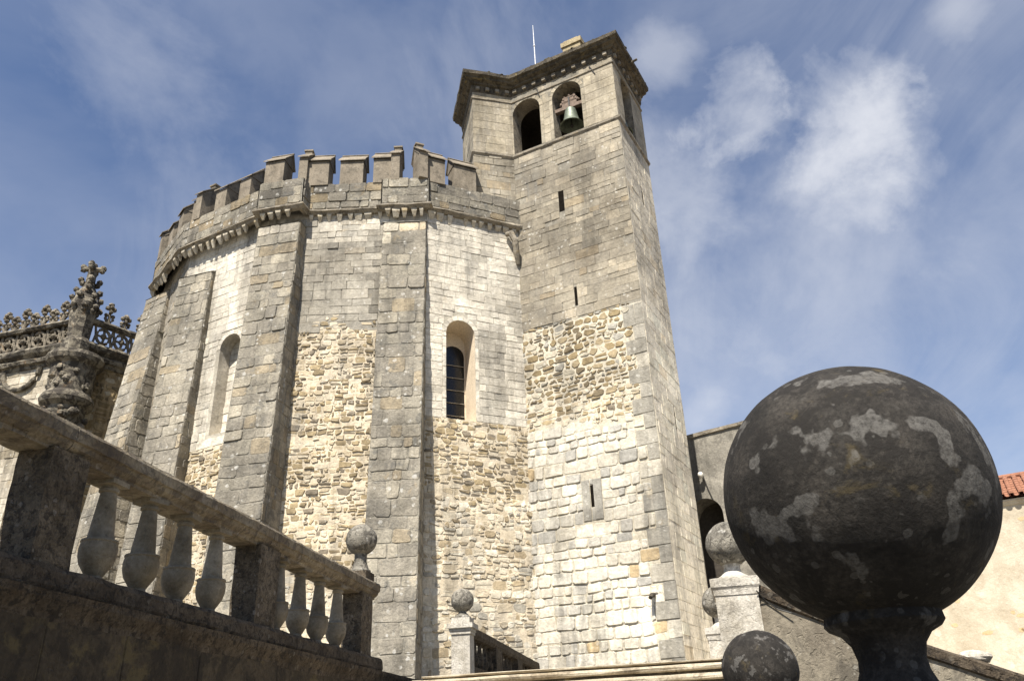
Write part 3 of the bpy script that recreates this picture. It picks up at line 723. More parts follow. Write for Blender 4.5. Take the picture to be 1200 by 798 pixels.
masonry(mb, PT, q0, LF+.3, 2.8, 12.2, 'cream', rng, [(2.49, .36, 8.45, 9.6)], None, 53, keep=below(jT3))
rq = random.Random(77)
masonry(mb, PT, 0.0, q0, 2.8, 15.78, 'quoin', rq, (), None, 54)
# slit surrounds of the low loophole
for (a, b, c, d) in ((2.13, 2.43, 8.3, 9.7), (2.55, 2.85, 8.3, 9.7), (2.43, 2.55, 8.3, 8.74), (2.43, 2.55, 9.52, 9.7)):
    block(mb, PT, a, b, c, d, ST['quoin'], rng, 0, 0, 4, [(1, (.40, .385, .34))], None, 1, a, b)
backing(mb, PR, 0, LR, ZB-.3, ZS, ST['right']['mort'])
masonry(mb, PR, .02, LR-.02, ZB-.2, 15.9, 'right', rng, [(2.27, .06, 11.6, 12.3)], lambda u, z, c, r: tuple(min(.9, x*1.14) for x in c), 55)  # side blocks lightened further to stand in for sunlight
masonry(mb, PR, .02, LR-.02, 15.9, ZS-.05, 'right', rng, [(1.89, .07, 21.1, 21.9)], lambda u, z, c, r: tuple(x*.90 for x in c), 56)
bk = [PR(LR, 0, 0), PT(LF+3, 0, 0)]
# hidden back and left sides of the shaft
c1 = Vector(PR(LR, 0, 0)[:2]); c2 = Vector(PT(LF+1.2, 0, 0)[:2])+TR*LR; c3 = Vector(PT(LF+1.2, 0, 0)[:2])
for a, b in ((c1, c2), (c2, c3)):
    mb.add([(a.x, a.y, ZB-.3), (b.x, b.y, ZB-.3), (b.x, b.y, ZS), (a.x, a.y, ZS)], [(0, 1, 2, 3)], (.4, .37, .3))
mb.build('shaft', MT['masonry'], tower)
# loopholes: flat dark sheets, the shade inside the slits painted on
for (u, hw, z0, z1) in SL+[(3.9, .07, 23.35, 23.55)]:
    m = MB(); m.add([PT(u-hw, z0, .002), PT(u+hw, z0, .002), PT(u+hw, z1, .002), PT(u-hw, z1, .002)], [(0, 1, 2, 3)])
    m.build('loophole', MT['slit_shade'], tower)
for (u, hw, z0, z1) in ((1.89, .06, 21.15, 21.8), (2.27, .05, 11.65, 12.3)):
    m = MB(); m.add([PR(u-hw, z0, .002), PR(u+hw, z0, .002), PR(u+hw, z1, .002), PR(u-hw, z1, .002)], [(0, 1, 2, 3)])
    m.build('loophole', MT['slit_shade'], tower)
# belfry
mb = MB(); TH = .75
O1 = (4.10, .655, ZS+.2, 26.50); O2 = (2.17, .665, ZS+.2, 26.52); OR_ = (1.45, .60, ZS+.2, 26.75)
bc = ST['belfry']['mort']; rc = (.33, .30, .24)
backing(mb, PT, 3.15, LF, ZS, ZW, bc, O1, TH, 1, rc); backing(mb, PT, 0, 3.15, ZS, ZW, bc, O2, TH, 1, rc)
rng = random.Random(42)
masonry(mb, PT, 0, LF, ZS+.18, ZW, 'belfry', rng, [(O1[0], O1[1]+.16, O1[2], O1[3]), (O2[0], O2[1]+.16, O2[2], O2[3])], None, 61)
for O in (O1, O2): voussoirs(mb, PT, O[0], O[1], O[3], .17, 11, BELF, rng)
for O in (O1, O2):
    for sg in (-1, 1):
        z = O[2]
        while z < O[3]-.05:
            h = min(rng.uniform(.35, .55), O[3]-z); u0 = O[0]+sg*O[1]; u1 = u0+sg*.16; a, b = min(u0, u1), max(u0, u1)
            block(mb, PT, a, b, z, z+h, ST['belfry'], rng, 0, 0, 4, BELF, None, 1, a, b); z += h
backing(mb, PR, 0, LR, ZS, ZW, bc, OR_, TH, 1, rc)
masonry(mb, PR, 0.02, LR-.02, ZS+.18, ZW, 'belfry', rng, [(OR_[0], OR_[1], OR_[2], OR_[3])], None, 62)
# wing of the belfry standing over the church wall
WL = Vector((-1.29, 27.34)); WC_ = Vector(PT(LF, 0, 0)[:2]); wd = (WC_-WL).normalized(); wn = Vector((wd.y, -wd.x)); WLen = (WC_-WL).length
PW = wallP(WL, wd, wn)
backing(mb, PW, 0, WLen, 20.4, ZW, bc); masonry(mb, PW, 0, WLen, ZS+.18, ZW, 'belfry', rng, (), None, 63)
masonry(mb, PW, 0, WLen, 20.6, ZS+.0, 'ashlar', rng, (), lambda u, z, c, r: tuple(x*.9 for x in c), 64)
WB = WL+az(-13)*2.7; ld = (WL-WB).normalized(); PL = wallP(WB, ld, Vector((ld.y, -ld.x)))
backing(mb, PL, 0, 2.7, 20.4, ZW, bc); masonry(mb, PL, 0, 2.7, ZS+.18, ZW, 'belfry', rng, (), None, 65); masonry(mb, PL, 0, 2.7, 20.6, ZS, 'ashlar', rng, (), None, 66)
KB = Vector(PR(LR, 0, 0)[:2]); KL = WB+TR*1.2
for a, b in ((KB, KB+TF*5), (KB+TF*5, WB)):
    mb.add([(a.x, a.y, 20.4), (b.x, b.y, 20.4), (b.x, b.y, ZW), (a.x, a.y, ZW)], [(0, 1, 2, 3)], (.3, .28, .22))
# inner lining: back faces of the thick walls and a floor
fl = [PT(0, ZS+.05, -.02), PT(LF, ZS+.05, -.02), (WL.x, WL.y, ZS+.05), (WB.x, WB.y, ZS+.05), ((KB+TF*5).x, (KB+TF*5).y, ZS+.05), (KB.x, KB.y, ZS+.05)]
mb.poly(fl, (.2, .18, .14))
mb.build('belfry', [MT['smooth'], MT['moulding']], tower)
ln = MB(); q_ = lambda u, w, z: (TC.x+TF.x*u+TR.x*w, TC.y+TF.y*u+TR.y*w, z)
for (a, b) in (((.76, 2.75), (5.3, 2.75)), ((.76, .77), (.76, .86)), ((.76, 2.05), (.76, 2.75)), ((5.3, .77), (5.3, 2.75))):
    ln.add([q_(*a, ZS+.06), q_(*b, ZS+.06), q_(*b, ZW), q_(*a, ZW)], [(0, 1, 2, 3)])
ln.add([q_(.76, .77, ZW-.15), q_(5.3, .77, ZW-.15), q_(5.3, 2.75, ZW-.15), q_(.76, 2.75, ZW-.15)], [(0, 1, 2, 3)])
ln.build('bell_chamber', MT['dark'], tower)  # dark lining, the chamber's shade painted in
ring = [WB, WL, WC_, TC, KB]                                            # left to right, outside on the right hand
sc_ = MB()
sc_.sweep(ring, [(-.02, ZS-.10), (.02, ZS-.06), (.085, ZS+.02), (.085, ZS+.09), (.02, ZS+.14), (-.02, ZS+.2)], jit=.006, rng=random.Random(2), sub=.6)
sc_.build('string_course', MT['moulding'], tower)
s2 = MB()
for z in (27.22,): s2.sweep(ring, [(-.01, z), (.05, z+.01), (.05, z+.07), (-.01, z+.08)], jit=.004, rng=random.Random(2), sub=.6)
s2.build('string_course', MT['moulding'], tower)
cn = MB(); rng = random.Random(9)
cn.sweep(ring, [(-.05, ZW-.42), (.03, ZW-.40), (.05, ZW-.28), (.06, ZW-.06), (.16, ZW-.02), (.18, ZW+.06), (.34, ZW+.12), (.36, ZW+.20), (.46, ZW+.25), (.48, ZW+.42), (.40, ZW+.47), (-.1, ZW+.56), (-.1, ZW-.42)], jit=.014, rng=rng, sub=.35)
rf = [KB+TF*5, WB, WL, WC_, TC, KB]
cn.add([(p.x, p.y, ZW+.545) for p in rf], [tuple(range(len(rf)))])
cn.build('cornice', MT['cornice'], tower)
mm = MB(); rng = random.Random(19)
for a, b in zip(ring, ring[1:]):
    d = (b-a).normalized(); nn = Vector((d.y, -d.x)); L = (b-a).length; k = int(L/.11)
    for i in range(k):
        if rng.random() < .35: continue
        p = a+d*(L*(i+rng.random())/k)+nn*rng.uniform(.30, .43)
        r_ = rng.uniform(.02, .075); mm.sphere((p.x, p.y, ZW+.45), r_, 7, 5, .35, rng.random()*9, (1.3, 1.3, rng.uniform(.6, 1.3)))
mm.build('moss', MT['moss'], tower)['kind'] = 'stuff'
dp = MB(); dp.box(-.085, .085, -.14, .02, .03, .18); dpo = dp.build('dentil', MT['moulding'], tower, base=(0, 0, 0)); fd = True
for a, b in zip(ring[1:], ring[2:]):
    d = (b-a).normalized(); nn = Vector((d.y, -d.x)); L = (b-a).length; k = max(2, int(round(L/.50)))
    for i in range(k):
        p = a+d*(L*(i+.5)/k); w = (p.x, p.y, ZW-.33)
        if fd: dpo.location = Vector(w)-root_loc(tower); dpo.rotation_euler = (0, 0, dn(d)); fd = False
        else: inst(dpo, tower, w, dn(d))
# small things on the tower
ch = MB(); cpt = Vector(PT(1.72, 0, -.28)[:2])
Tt = lambda v: Vector((cpt.x, cpt.y, 0))+Vector((TF.x*v.x-FN.x*v.y, TF.y*v.x-FN.y*v.y, v.z))
ch.box(-.42, .42, -.3, .3, ZW+.5, ZW+1.15, Tt); ch.box(-.48, .48, -.36, .36, ZW+1.15, ZW+1.40, Tt); ch.box(-.30, .36, -.3, .3, ZW+1.40, ZW+1.50, Tt)
MT['ochre'] = stone('ochre_lichen_stone', (.27, .215, .125), (.42, .35, .22), False, 3, dark=(.5, (.14, .11, .06), 5, .52), bump=.9, bscale=22)
ch.build('chimney', MT['ochre'], tower)
lr = MB(); q = PT(3.66, 0, -.35); lr.tube([(q[0], q[1], ZW+.5), (q[0], q[1], ZW+2.5), (q[0], q[1], ZW+3.75)], [.028, .022, .012], 8); lr.sphere((q[0], q[1], ZW+2.45), .055, 10, 6)
lr.build('lightning_rod', MT['white'], tower, smooth=True)
dr = MB(); dr.tube([PT(.75, 5.75, -.05), PT(.75, 5.72, .18), PT(.75, 5.62, .34)], [.075, .07, .06], 10); dr.build('drain_spout', MT['cornice'], tower, smooth=True)
wsp = MB(); wsp.tube([PR(1.35, ZW+.15, .3), PR(1.35, ZW+.22, .72)], [.06, .05], 8); wsp.build('drain_spout', MT['cornice'], tower)
# iron ties beside the openings
for (u0, z0, u1, z1) in ((3.52, 27.55, 3.40, 26.95), (1.02, 27.55, .78, 26.95)):
    m = MB(); m.tube([PT(u0, z0, .06), PT(u1, z1, .03)], .02, 6); m.build('iron_tie', MT['iron'], tower)

def bell(u, zc, dpt, P, name_lab, sc=1., yoke=True, loc=None):
    c = P(u, 0, -dpt); b = thing('bell', name_lab, 'bell', (c[0], c[1], zc), 'bronze bells in the belfry')
    m = MB(); prof = [(.02, .92), (.16, .92), (.23, .86), (.26, .70), (.30, .45), (.36, .22), (.46, .05), (.52, 0), (.47, .0), (.40, .06), (.30, .24), (.2, .7), (.02, .8)]
    m.lathe([(r*sc, z*sc) for r, z in prof], c[0], c[1], zc, 28); m.build('bell_body', MT['bronze'], b, smooth=True)
    k = MB(); k.tube([(c[0], c[1], zc+.7*sc), (c[0], c[1], zc+.02)], .03, 6); k.sphere((c[0], c[1], zc-.0), .08*sc, 10, 8); k.build('clapper', MT['iron'], b)
    if yoke:
        d = Vector(P(1, 0, 0))-Vector(P(0, 0, 0)); nn = Vector(P(0, 0, 1))-Vector(P(0, 0, 0))
        TT = lambda v: Vector((c[0], c[1], zc+.92*sc))+d*v.x-nn*v.y+Vector((0, 0, v.z))
        y = MB(); y.box(-.68, .68, -.10, .10, .0, .17, TT)
        for (w, z0, z1) in ((.34, .17, .42), (.42, .34, .44), (.22, .42, .62), (.30, .56, .66)): y.box(-w, w, -.08, .08, z0, z1, TT)
        for sx in (-1, 1):
            y.box(sx*.30-.05, sx*.30+.05, -.06, .06, .44, .56, TT); y.sphere(TT(Vector((sx*.22, 0, .72))), .07, 8, 6); y.sphere(TT(Vector((sx*.40, 0, .36))), .07, 8, 6)
        y.sphere(TT(Vector((0, 0, .74))), .08, 8, 6)
        y.build('yoke', MT['yoke'], b)
        ir = MB(); ir.box(-.03, .03, -.115, .115, -.04, .6, TT); ir.build('iron_strap', MT['iron'], b)
    return b
bell(2.17, 25.05, .34, PT, 'greenish bell on a carved wooden yoke, in the right-hand front arch', 1.0)
bell(3.72, 25.35, 1.6, PT, 'small pale bell half hidden deep inside the left front arch', .55, False)
bell(1.55, 24.75, .45, PR, 'bell seen edge-on in the narrow arch of the tower side wall', .95, True)

# ================================================================== NAVE (carved corner at the left)
K = Vector((-16.15, 28.1)); NLd = az(-75.2); NRd = az(38.5); NLn = az(194.8); NRn = az(128.5)
nave = thing('church_nave', 'dark carved nave wall with pierced parapet and cross-topped corner pinnacle, far left', 'church', (K.x, K.y, ZT-.1))
PNL = lambda u, z, d: (K.x+NLd.x*u+NLn.x*d, K.y+NLd.y*u+NLn.y*d, z)
PNR = lambda u, z, d: (K.x+NRd.x*u+NRn.x*d, K.y+NRd.y*u+NRn.y*d, z)
rng = random.Random(71); mb = MB(); NT = 16.35
NP = [(.4, (.50, .45, .36)), (.3, (.60, .555, .46)), (.2, (.42, .375, .29)), (.1, (.36, .31, .22))]
backing(mb, PNL, 0, 9, ZB, NT, (.5, .45, .36)); masonry(mb, PNL, .05, 9, ZB, NT, 'white', rng, (), None, 71, NP)
backing(mb, PNR, 0, 4.2, ZB, NT, (.4, .32, .2)); masonry(mb, PNR, .05, 4.2, ZB, NT, 'brown', rng, (), None, 72)
bk_ = K+NLd*9; bk2 = K+NRd*4.2; cc_ = bk_+NRd*4.2
mb.add([PNL(.3, 16.5, -.02), PNL(9, 16.5, -.02), PNL(9, 17.45, -.02), PNL(.3, 17.45, -.02)], [(0, 1, 2, 3)], (.10, .085, .065))
mb.add([(bk_.x, bk_.y, NT), (K.x, K.y, NT), (bk2.x, bk2.y, NT), (cc_.x, cc_.y, NT)], [(0, 1, 2, 3)], (.3, .27, .2))
mb.build('wall', MT['masonry'], nave)
npath = [K+NLd*9, K, K+NRd*4.2]
m = MB()
prof = [(-.02, 15.75), (.06, 15.78), (.10, 15.9), (.22, 15.95), (.26, 16.08), (.12, 16.2), (.30, 16.32), (.36, 16.46), (.30, 16.58), (-.02, 16.6)]
m.sweep(npath, prof, jit=.02, rng=rng, sub=.3); m.build('moulding', MT['nave'], nave)
m = MB(); m.sweep(npath, [(.02, 17.38), (.30, 17.36), (.36, 17.46), (.30, 17.56), (.02, 17.58)], jit=.012, rng=rng, sub=.3); m.build('parapet_rail', MT['nave'], nave)
# pierced rings, one mesh each
def ringmesh():
    m = MB(); n = 14; pts = [(.27*cos(2*pi*i/n), -.14, .40+.31*sin(2*pi*i/n)) for i in range(n+1)]
    m.tube(pts, .062, 7)
    m.tube([(0, -.14, .12), (.05, -.14, .4), (0, -.14, .7)], .05, 6); m.tube([(-.22, -.14, .40), (.22, -.14, .40)], .045, 6)
    m.sphere((0, -.17, .40), .12, 8, 6, .2)
    for sx in (-1, 1):
        m.tube([(sx*.36, -.14, 0), (sx*.29, -.14, .4), (sx*.36, -.14, .82)], .045, 6)
    return m
rg = ringmesh().build('tracery_ring', MT['finial'], nave, base=(0, 0, 0)); frst = True
def finmesh(h, seed):
    m = MB(); r = random.Random(seed)
    m.tube([(0, 0, 0), (0, 0, h*.5), (0, 0, h*.9)], [.07, .05, .06], 7)
    for sx in (-1, 1):
        m.tube([(sx*.04, 0, .05), (sx*.15, 0, h*.28), (sx*.13, 0, h*.42)], [.05, .06, .04], 6)
        m.sphere((sx*.13, 0, h*.44), .085, 8, 6, .3, seed)
        m.sphere((sx*.13, -.02, h*.80), .095, 8, 6, .3, seed+1)
    m.sphere((0, -.06, h*.62), .09, 8, 6, .3, seed+3); m.sphere((0, 0, h*1.0), .11, 8, 6, .3, seed+2); m.sphere((0, -.11, h*.86), .08, 8, 6, .3, 4)
    return m
fbig = finmesh(.86, 1).build('finial', MT['finial'], nave, base=(0, 0, 0), smooth=True); fsm = finmesh(.58, 5).build('finial', MT['finial'], nave, base=(0, 0, 0), smooth=True)
used = {id(fbig): False, id(fsm): False}
def place(pr, w, rz):
    if not used.get(id(pr), True): pr.location = Vector(w)-root_loc(nave); pr.rotation_euler = (0, 0, rz); used[id(pr)] = True
    else: inst(pr, nave, w, rz)
rzl, rzr = atan2(-NLd.y, -NLd.x), atan2(NRd.y, NRd.x)
for i in range(11):
    w = PNL(.62+i*.72, 16.58, 0)
    if frst: rg.location = Vector(w)-root_loc(nave); rg.rotation_euler = (0, 0, rzl); frst = False
    else: inst(rg, nave, w, rzl)
for i in range(5): inst(rg, nave, PNR(.62+i*.72, 16.58, 0), rzr)
for i in range(14): place(fbig if i % 2 else fsm, PNL(.62+i*.46, 17.56, .15), rzl)
for i in range(4): place(fsm if i % 2 else fbig, PNR(.70+i*.66, 17.56, .15), rzr)
# corner pinnacle
pin = MB(); c = K+Vector((-.12, -.22))
pin.lathe([(0.5, 15.5), (0.52, 16.4), (0.4, 16.6), (0.46, 17.4), (0.5, 17.6), (0.44, 17.741), (0.52, 18.069), (0.44, 18.274), (0.37, 18.602), (0.24, 18.848), (0.19, 19.012), (0.17, 19.504), (0.14, 19.75), (0.05, 19.832)], c.x, c.y, 0, 8, .05)
for z, r_, k in ((17.85, .54, 8), (18.3, .50, 6), (18.65, .42, 4), (19.12, .33, 4)):
    for i in range(k):
        a = 2*pi*i/k+.5; pin.sphere((c.x+r_*cos(a), c.y+r_*sin(a), z+.05), .12, 8, 6, .35, i+z); pin.sphere((c.x+r_*.8*cos(a), c.y+r_*.8*sin(a), z-.1), .12, 8, 6, .3, i+z)
pin = pin.build('pinnacle', MT['nave'], nave)
cr = MB()
for a in (radians(15), radians(105), radians(195), radians(285)):
    d = Vector((cos(a), sin(a), 0)); b_ = Vector((c.x, c.y, 19.72))
    cr.tube([b_, b_+d*.34], [.10, .12], 7); cr.sphere(b_+d*.36+Vector((0, 0, .07)), .13, 8, 6, .3, a); cr.sphere(b_+d*.34-Vector((0, 0, .06)), .11, 8, 6, .3, a+1)
cr.sphere((c.x, c.y, 19.86), .15, 8, 6, .3, 2); cr.build('cross', MT['nave'], pin)
# round corner turret with ring mouldings and carved foliage
tu = MB(); tc_ = K+Vector((-.05, -.15))
tu.lathe([(0.353, 11.0), (0.599, 11.6), (0.67, 12.1), (0.719, 12.2), (0.719, 12.35), (0.635, 12.5), (0.691, 13.7), (0.881, 13.85), (0.931, 14.0), (0.881, 14.15), (0.762, 14.3), (0.789, 15.35), (0.974, 15.5), (1.029, 15.66), (0.974, 15.82), (0.635, 15.9)], tc_.x, tc_.y, 0, 28, .02)
r = random.Random(6)
for i in range(70):
    a = r.uniform(pi*.9, pi*2.1); z = r.choice([r.uniform(12.6, 13.6), r.uniform(14.4, 15.2), r.uniform(11.5, 12.2)])
    tu.sphere((tc_.x+.73*cos(a), tc_.y+.73*sin(a), z), r.uniform(.07, .17), 7, 5, .4, i)
tu.build('corner_turret', MT['nave'], nave)
# cable arches hanging under the moulding on the left wall and a slim clustered shaft
for i in range(4):
    m = MB(); u0 = 1.7+i*1.75; pts = [PNL(u0+.85+.85*cos(pi*j/10), 15.75-1.1*sin(pi*j/10)*(.6 if i % 2 else .75), .10) for j in range(11)]
    m.tube(pts, .10, 7); m.build('cable_arch', MT['nave'], nave)
m = MB()
for du, rr_ in ((0, .10), (.22, .07), (-.22, .07), (.40, .12)):
    m.tube([PNL(3.85+du, ZT, .12), PNL(3.85+du, 12.5, .12)], rr_, 8)
for z in (8.6, 9.0): m.tube([PNL(3.5, z, .2), PNL(4.35, z, .2)], .10, 7)
m.build('clustered_shaft', MT['pale'], nave)
m = MB(); backing(m, lambda u, z, d: PNL(u, z, d+.02), 4.85, 6.4, 5, 11.5, (.4, .3, .2))
m.build('blind_panel', MT['nave'], nave)

nave.scale = (1.17,)*3
nave.location = (nave.location.x*1.17-.42, nave.location.y*1.17-.1, 2.85)
# ================================================================== CLOISTER WALL WITH ARCH, RIGHT OF THE TOWER
clo = thing('cloister_wing', 'grey stained cloister wall with a round doorway arch, behind the tower', 'building', (8.5, 30, 0))
WO = Vector((7.0, 31.2))-az(126)*1.6; Wd = az(126); Wn = az(216)
PC2 = lambda u, z, d: (WO.x+Wd.x*u+Wn.x*d, WO.y+Wd.y*u+Wn.y*d, z)
m = MB(); backing(m, PC2, 0, 6.4, 0, 12.62, w1, (1.6+.12, .72, 2.0, 9.35), 1.0)
e0, e1 = Vector(PC2(0, 0, 0)[:2]), Vector(PC2(6.4, 0, 0)[:2]); bb = -Wn*6
for a, b in ((e1, e1+bb), (e0, e0+bb), (e0+bb, e1+bb)): m.add([(a.x, a.y, 0), (b.x, b.y, 0), (b.x, b.y, 12.62), (a.x, a.y, 12.62)], [(0, 1, 2, 3)])
t_ = [e0, e1, e1+bb, e0+bb]; m.add([(p.x, p.y, 12.62) for p in t_], [(0, 1, 2, 3)])
m.build('wall', MT['greywall'], clo)
m = MB(); m.add([PC2(.9, 2, -1.02), PC2(2.6, 2, -1.02), PC2(2.6, 11, -1.02), PC2(.9, 11, -1.02)], [(0, 1, 2, 3)]); m.build('doorway_back', MT['dark'], clo)  # dark sheet painted as the shade inside the arch
m = MB(); m.sweep([e0, e1], [(-.02, 12.55), (.07, 12.57), (.07, 12.70), (-.2, 12.72)], jit=.01, rng=random.Random(1), sub=.4); m.build('coping', MT['moulding'], clo)
lp = MB(); q = Vector(PC2(1.86, 10.93, .25)); lp.sphere(q, .12, 12, 8); lpo = lp.build('lamp', MT['lamp'], clo, smooth=True)
m = MB(); m.tube([PC2(1.86, 10.93, 0), PC2(1.86, 10.93, .2)], .03, 6); m.tube([PC2(1.88, 10.85, .03), PC2(1.98, 10.4, .02), PC2(2.12, 9.95, .02)], .025, 6); m.build('bracket', MT['iron'], lpo, base=root_loc(clo))

# ================================================================== TILED BUILDING, FAR RIGHT
til = thing('tiled_building', 'cream limewashed building under a red tiled roof, far right', 'building', (20, 28, 0))
Ed = az(120); En = az(210); E0 = Vector((17.03, 28.92))-Ed*5.4-En*.24
PE = lambda u, z, d: (E0.x+Ed.x*u+En.x*d, E0.y+Ed.y*u+En.y*d, z)
m = MB(); Z0 = 9.0
k = 24
m.add([PE(0, 0, 0), PE(k, 0, 0), PE(k, Z0, 0), PE(0, Z0, 0), PE(0, 0, -8), PE(k, 0, -8), PE(k, Z0, -8), PE(0, Z0, -8)], [(0, 1, 2, 3), (1, 5, 6, 2), (0, 3, 7, 4), (4, 7, 6, 5)], w1)
r = random.Random(14)
m.mi = 1
for i in range(70):
    u = r.uniform(2.2, 9.5); z = r.choice([r.uniform(4.2, 8.3), r.choice((4.7, 5.1, 6.0))+r.uniform(-.05, .05)]); w = r.uniform(.08, .22); h = r.uniform(.05, .11)
    if r.random() < .45: continue
    pts = [PE(u+w*cos(2*pi*j/9)*r.uniform(.7, 1.2), z+h*sin(2*pi*j/9)*r.uniform(.7, 1.2), .004) for j in range(9)]
    m.poly(pts)
m.build('wall', [MT['plaster'], stone('exposed_rubble', (.46, .33, .18), (.56, .44, .28), False, 3, bump=.6, bscale=18)], til)
m = MB(); m.sweep([Vector(PE(0, 0, 0)[:2]), Vector(PE(k, 0, 0)[:2])], [(0, Z0-.22), (.05, Z0-.2), (.10, Z0-.1), (.13, Z0-.09), (.13, Z0-.02), (0, Z0)]); m.build('eaves_cornice', MT['plaster'], til)
m = MB(); sl = .44; RL = 3.2; tw = .30
nr = int(k/tw)
for i in range(nr):
    for (cu, up, rad) in ((i*tw+tw/2, 1, .088), (i*tw, -1, .105)):
        rows = 8
        for j in range(rows):
            o0 = .28-j*RL/rows; o1 = .28-(j+1)*RL/rows-.05; vs = []; nseg = 6
            jx = r.uniform(-.012, .012)
            for (oo, lift, rr_) in ((o0, .028, rad), (o1, 0, rad*.86)):
                zz_ = Z0+.06+(.28-oo)*sl+lift
                for s_ in range(nseg+1):
                    a = pi*s_/nseg
                    vs.append(PE(cu+jx+rr_*cos(a), zz_+up*rr_*sin(a)*.9+(.055 if up > 0 else .04), oo))
            n1 = nseg+1
            m.add(vs, [(s_, s_+1, n1+s_+1, n1+s_) for s_ in range(nseg)]+([tuple(range(n1))] if up > 0 else []))
m.add([PE(0, Z0+.02, .2), PE(k, Z0+.02, .2), PE(k, Z0+.02+RL*sl, .2-RL), PE(0, Z0+.02+RL*sl, .2-RL)], [(0, 1, 2, 3)])
m.add([PE(0, Z0+.02+RL*sl, .2-RL), PE(k, Z0+.02+RL*sl, .2-RL), PE(k, Z0, -8), PE(0, Z0, -8)], [(0, 1, 2, 3)])
m.add([PE(0, Z0, -8), PE(0, Z0, .2), PE(0, Z0+.02+RL*sl, .2-RL)], [(0, 1, 2)])
m.tube([PE(0, Z0+.10+RL*sl, .2-RL), PE(k, Z0+.10+RL*sl, .2-RL)], .12, 8)
m.build('roof', MT['tile'], til)

# ================================================================== LEFT BALUSTRADE AND ITS WALL
rng = random.Random(90)
rw = MB(); P_ = lambda t, z, d: RP(t, z, d-.03)
backing(rw, P_, -14, 2.2, -.1, 2.80, ST['low']['mort'])
masonry(rw, P_, -14, 2.2, -.1, 2.66, 'low', rng, (), None, 91)
rwt = thing('retaining_wall', 'dark damp ashlar wall carrying the left balustrade', 'wall', (rp(-6, 0).x, rp(-6, 0).y, 0))
rw.add([P_(2.2, -.1, 0), P_(2.2, -.1, -.5), P_(2.2, 2.8, -.5), P_(2.2, 2.8, 0)], [(0, 1, 2, 3)], (.1, .085, .06))
rw.build('wall', MT['lowwall'], rwt)
m = MB(); lpth = [rp(2.2, -.03), rp(-14, -.03)]
lpth = lpth[::-1]
m.sweep(lpth, [(-.05, 2.56), (.0, 2.57), (.02, 2.66), (.075, 2.76), (.085, 2.815), (.0, 2.83), (-.05, 2.83)], jit=.003, rng=rng, sub=.4); m.build('moulding', MT['plinth'], rwt)
bal = thing('stone_balustrade', 'long weathered stone balustrade with bulbous balusters, foreground left', 'balustrade', (rp(-4, -.2).x, rp(-4, -.2).y, 2.83))
m = MB(); m.sweep([rp(-14, 0), rp(.30, 0)], [(-.44, 2.831), (-.01, 2.831), (.0, 2.86), (-.004, 2.97), (-.03, 3.01), (-.44, 3.01)], jit=.007, rng=rng, sub=.2); m.build('plinth', MT['plinth'], bal)
m = MB()
for (ta, tb, dz) in ((-14, -11.104, .003), (-11.096, -7.404, 0), (-7.396, -3.784, .005), (-3.776, .06, .001)):
  m.sweep([rp(ta, 0), rp(tb, 0)], [(x_, z_+dz) for x_, z_ in [(-.40, 3.885), (-.10, 3.885), (-.095, 3.91), (-.075, 3.925), (-.045, 3.95), (-.03, 3.985), (-.008, 3.995), (0.0, 4.085), (-.02, 4.118), (-.06, 4.13), (-.36, 4.13), (-.40, 4.10), (-.40, 3.97)]], jit=.0055, rng=rng, sub=.13)
m.build('handrail', MT['rail'], bal)
def pier(parent, t0, t1, n0, n1, z0, z1, mat):
    m = MB(); r = random.Random(int(t0*100)); k = 7
    c = [(t0, n0), (t1, n0), (t1, n1), (t0, n1)]; vs = []
    for j in range(k+1):
        z = z0+(z1-z0)*j/k
        for (t, n) in c:
            v = rp(t+r.uniform(-.006, .006), n+r.uniform(-.006, .006)); vs.append((v.x, v.y, z))
    fs = [(j*4+i, j*4+(i+1) % 4, (j+1)*4+(i+1) % 4, (j+1)*4+i) for j in range(k) for i in range(4)]
    m.add(vs, fs+[(0, 1, 2, 3), tuple(k*4+i for i in range(4))]); return m.build('pier', mat, parent)
for (a, b) in ((-7.58, -7.14), (-4.02, -3.50), (-.62, -.16), (-11.3, -10.86)): pier(bal, a, b, -.36, -.045, 3.0, 3.9, MT['pier'])
def balu(scale=1., seg=20):
    m = MB()
    prof = [(.105, 0), (.10, .03), (.075, .05), (.07, .07), (.095, .11), (.135, .17), (.153, .235), (.157, .30), (.148, .345), (.148, .35), (.155, .358), (.150, .375), (.112, .385), (.106, .42), (.088, .60), (.070, .78), (.068, .79), (.085, .80), (.085, .825), (.072, .832), (.075, .845), (.10, .862), (.10, .895)]
    m.lathe([(r*scale, z) for r, z in prof], 0, 0, 0, seg); m.box(-.115*scale, .115*scale, -.115*scale, .115*scale, .855, .897)
    return m
bp = balu().build('baluster', MT['baluster'], bal, base=(0, 0, 0), smooth=True); fb = True
rzb = radians(90-9.8)
for t in (-6.63, -6.0, -5.37, -4.74, -3.17, -2.535, -1.895, -1.22, -8.2, -8.84, -9.48, -10.1):
    v = rp(t, -.205); w = (v.x, v.y, 2.995); rot = rzb+rng.uniform(-.5, .5)*0
    if fb: bp.location = Vector(w)-root_loc(bal); bp.rotation_euler = (0, 0, rot); fb = False
    else: inst(bp, bal, w, rot+rng.uniform(-.3, .3), (rng.uniform(.95, 1.04), rng.uniform(.95, 1.04), 1))
def ball_on(parent, x, y, zc, r, zb, mat, seed, rz, neck=.10, blk=.19, seg=40, name='ball_finial'):
    m = MB(); m.sphere((x, y, zc), r, seg, seg//2+4, .012, seed)
    m.lathe([(blk*.9, zb), (blk*.88, zb+.03), (blk*.72, zb+.05), (neck*1.25, zb+.10), (neck, zb+(zc-r-zb)*.65), (neck*1.05, zc-r*.98), (neck*1.1, zc-r*.90)], x, y, 0, 24)
    return m.build(name, mat, parent, smooth=True)
v = rp(-.36, -.2)
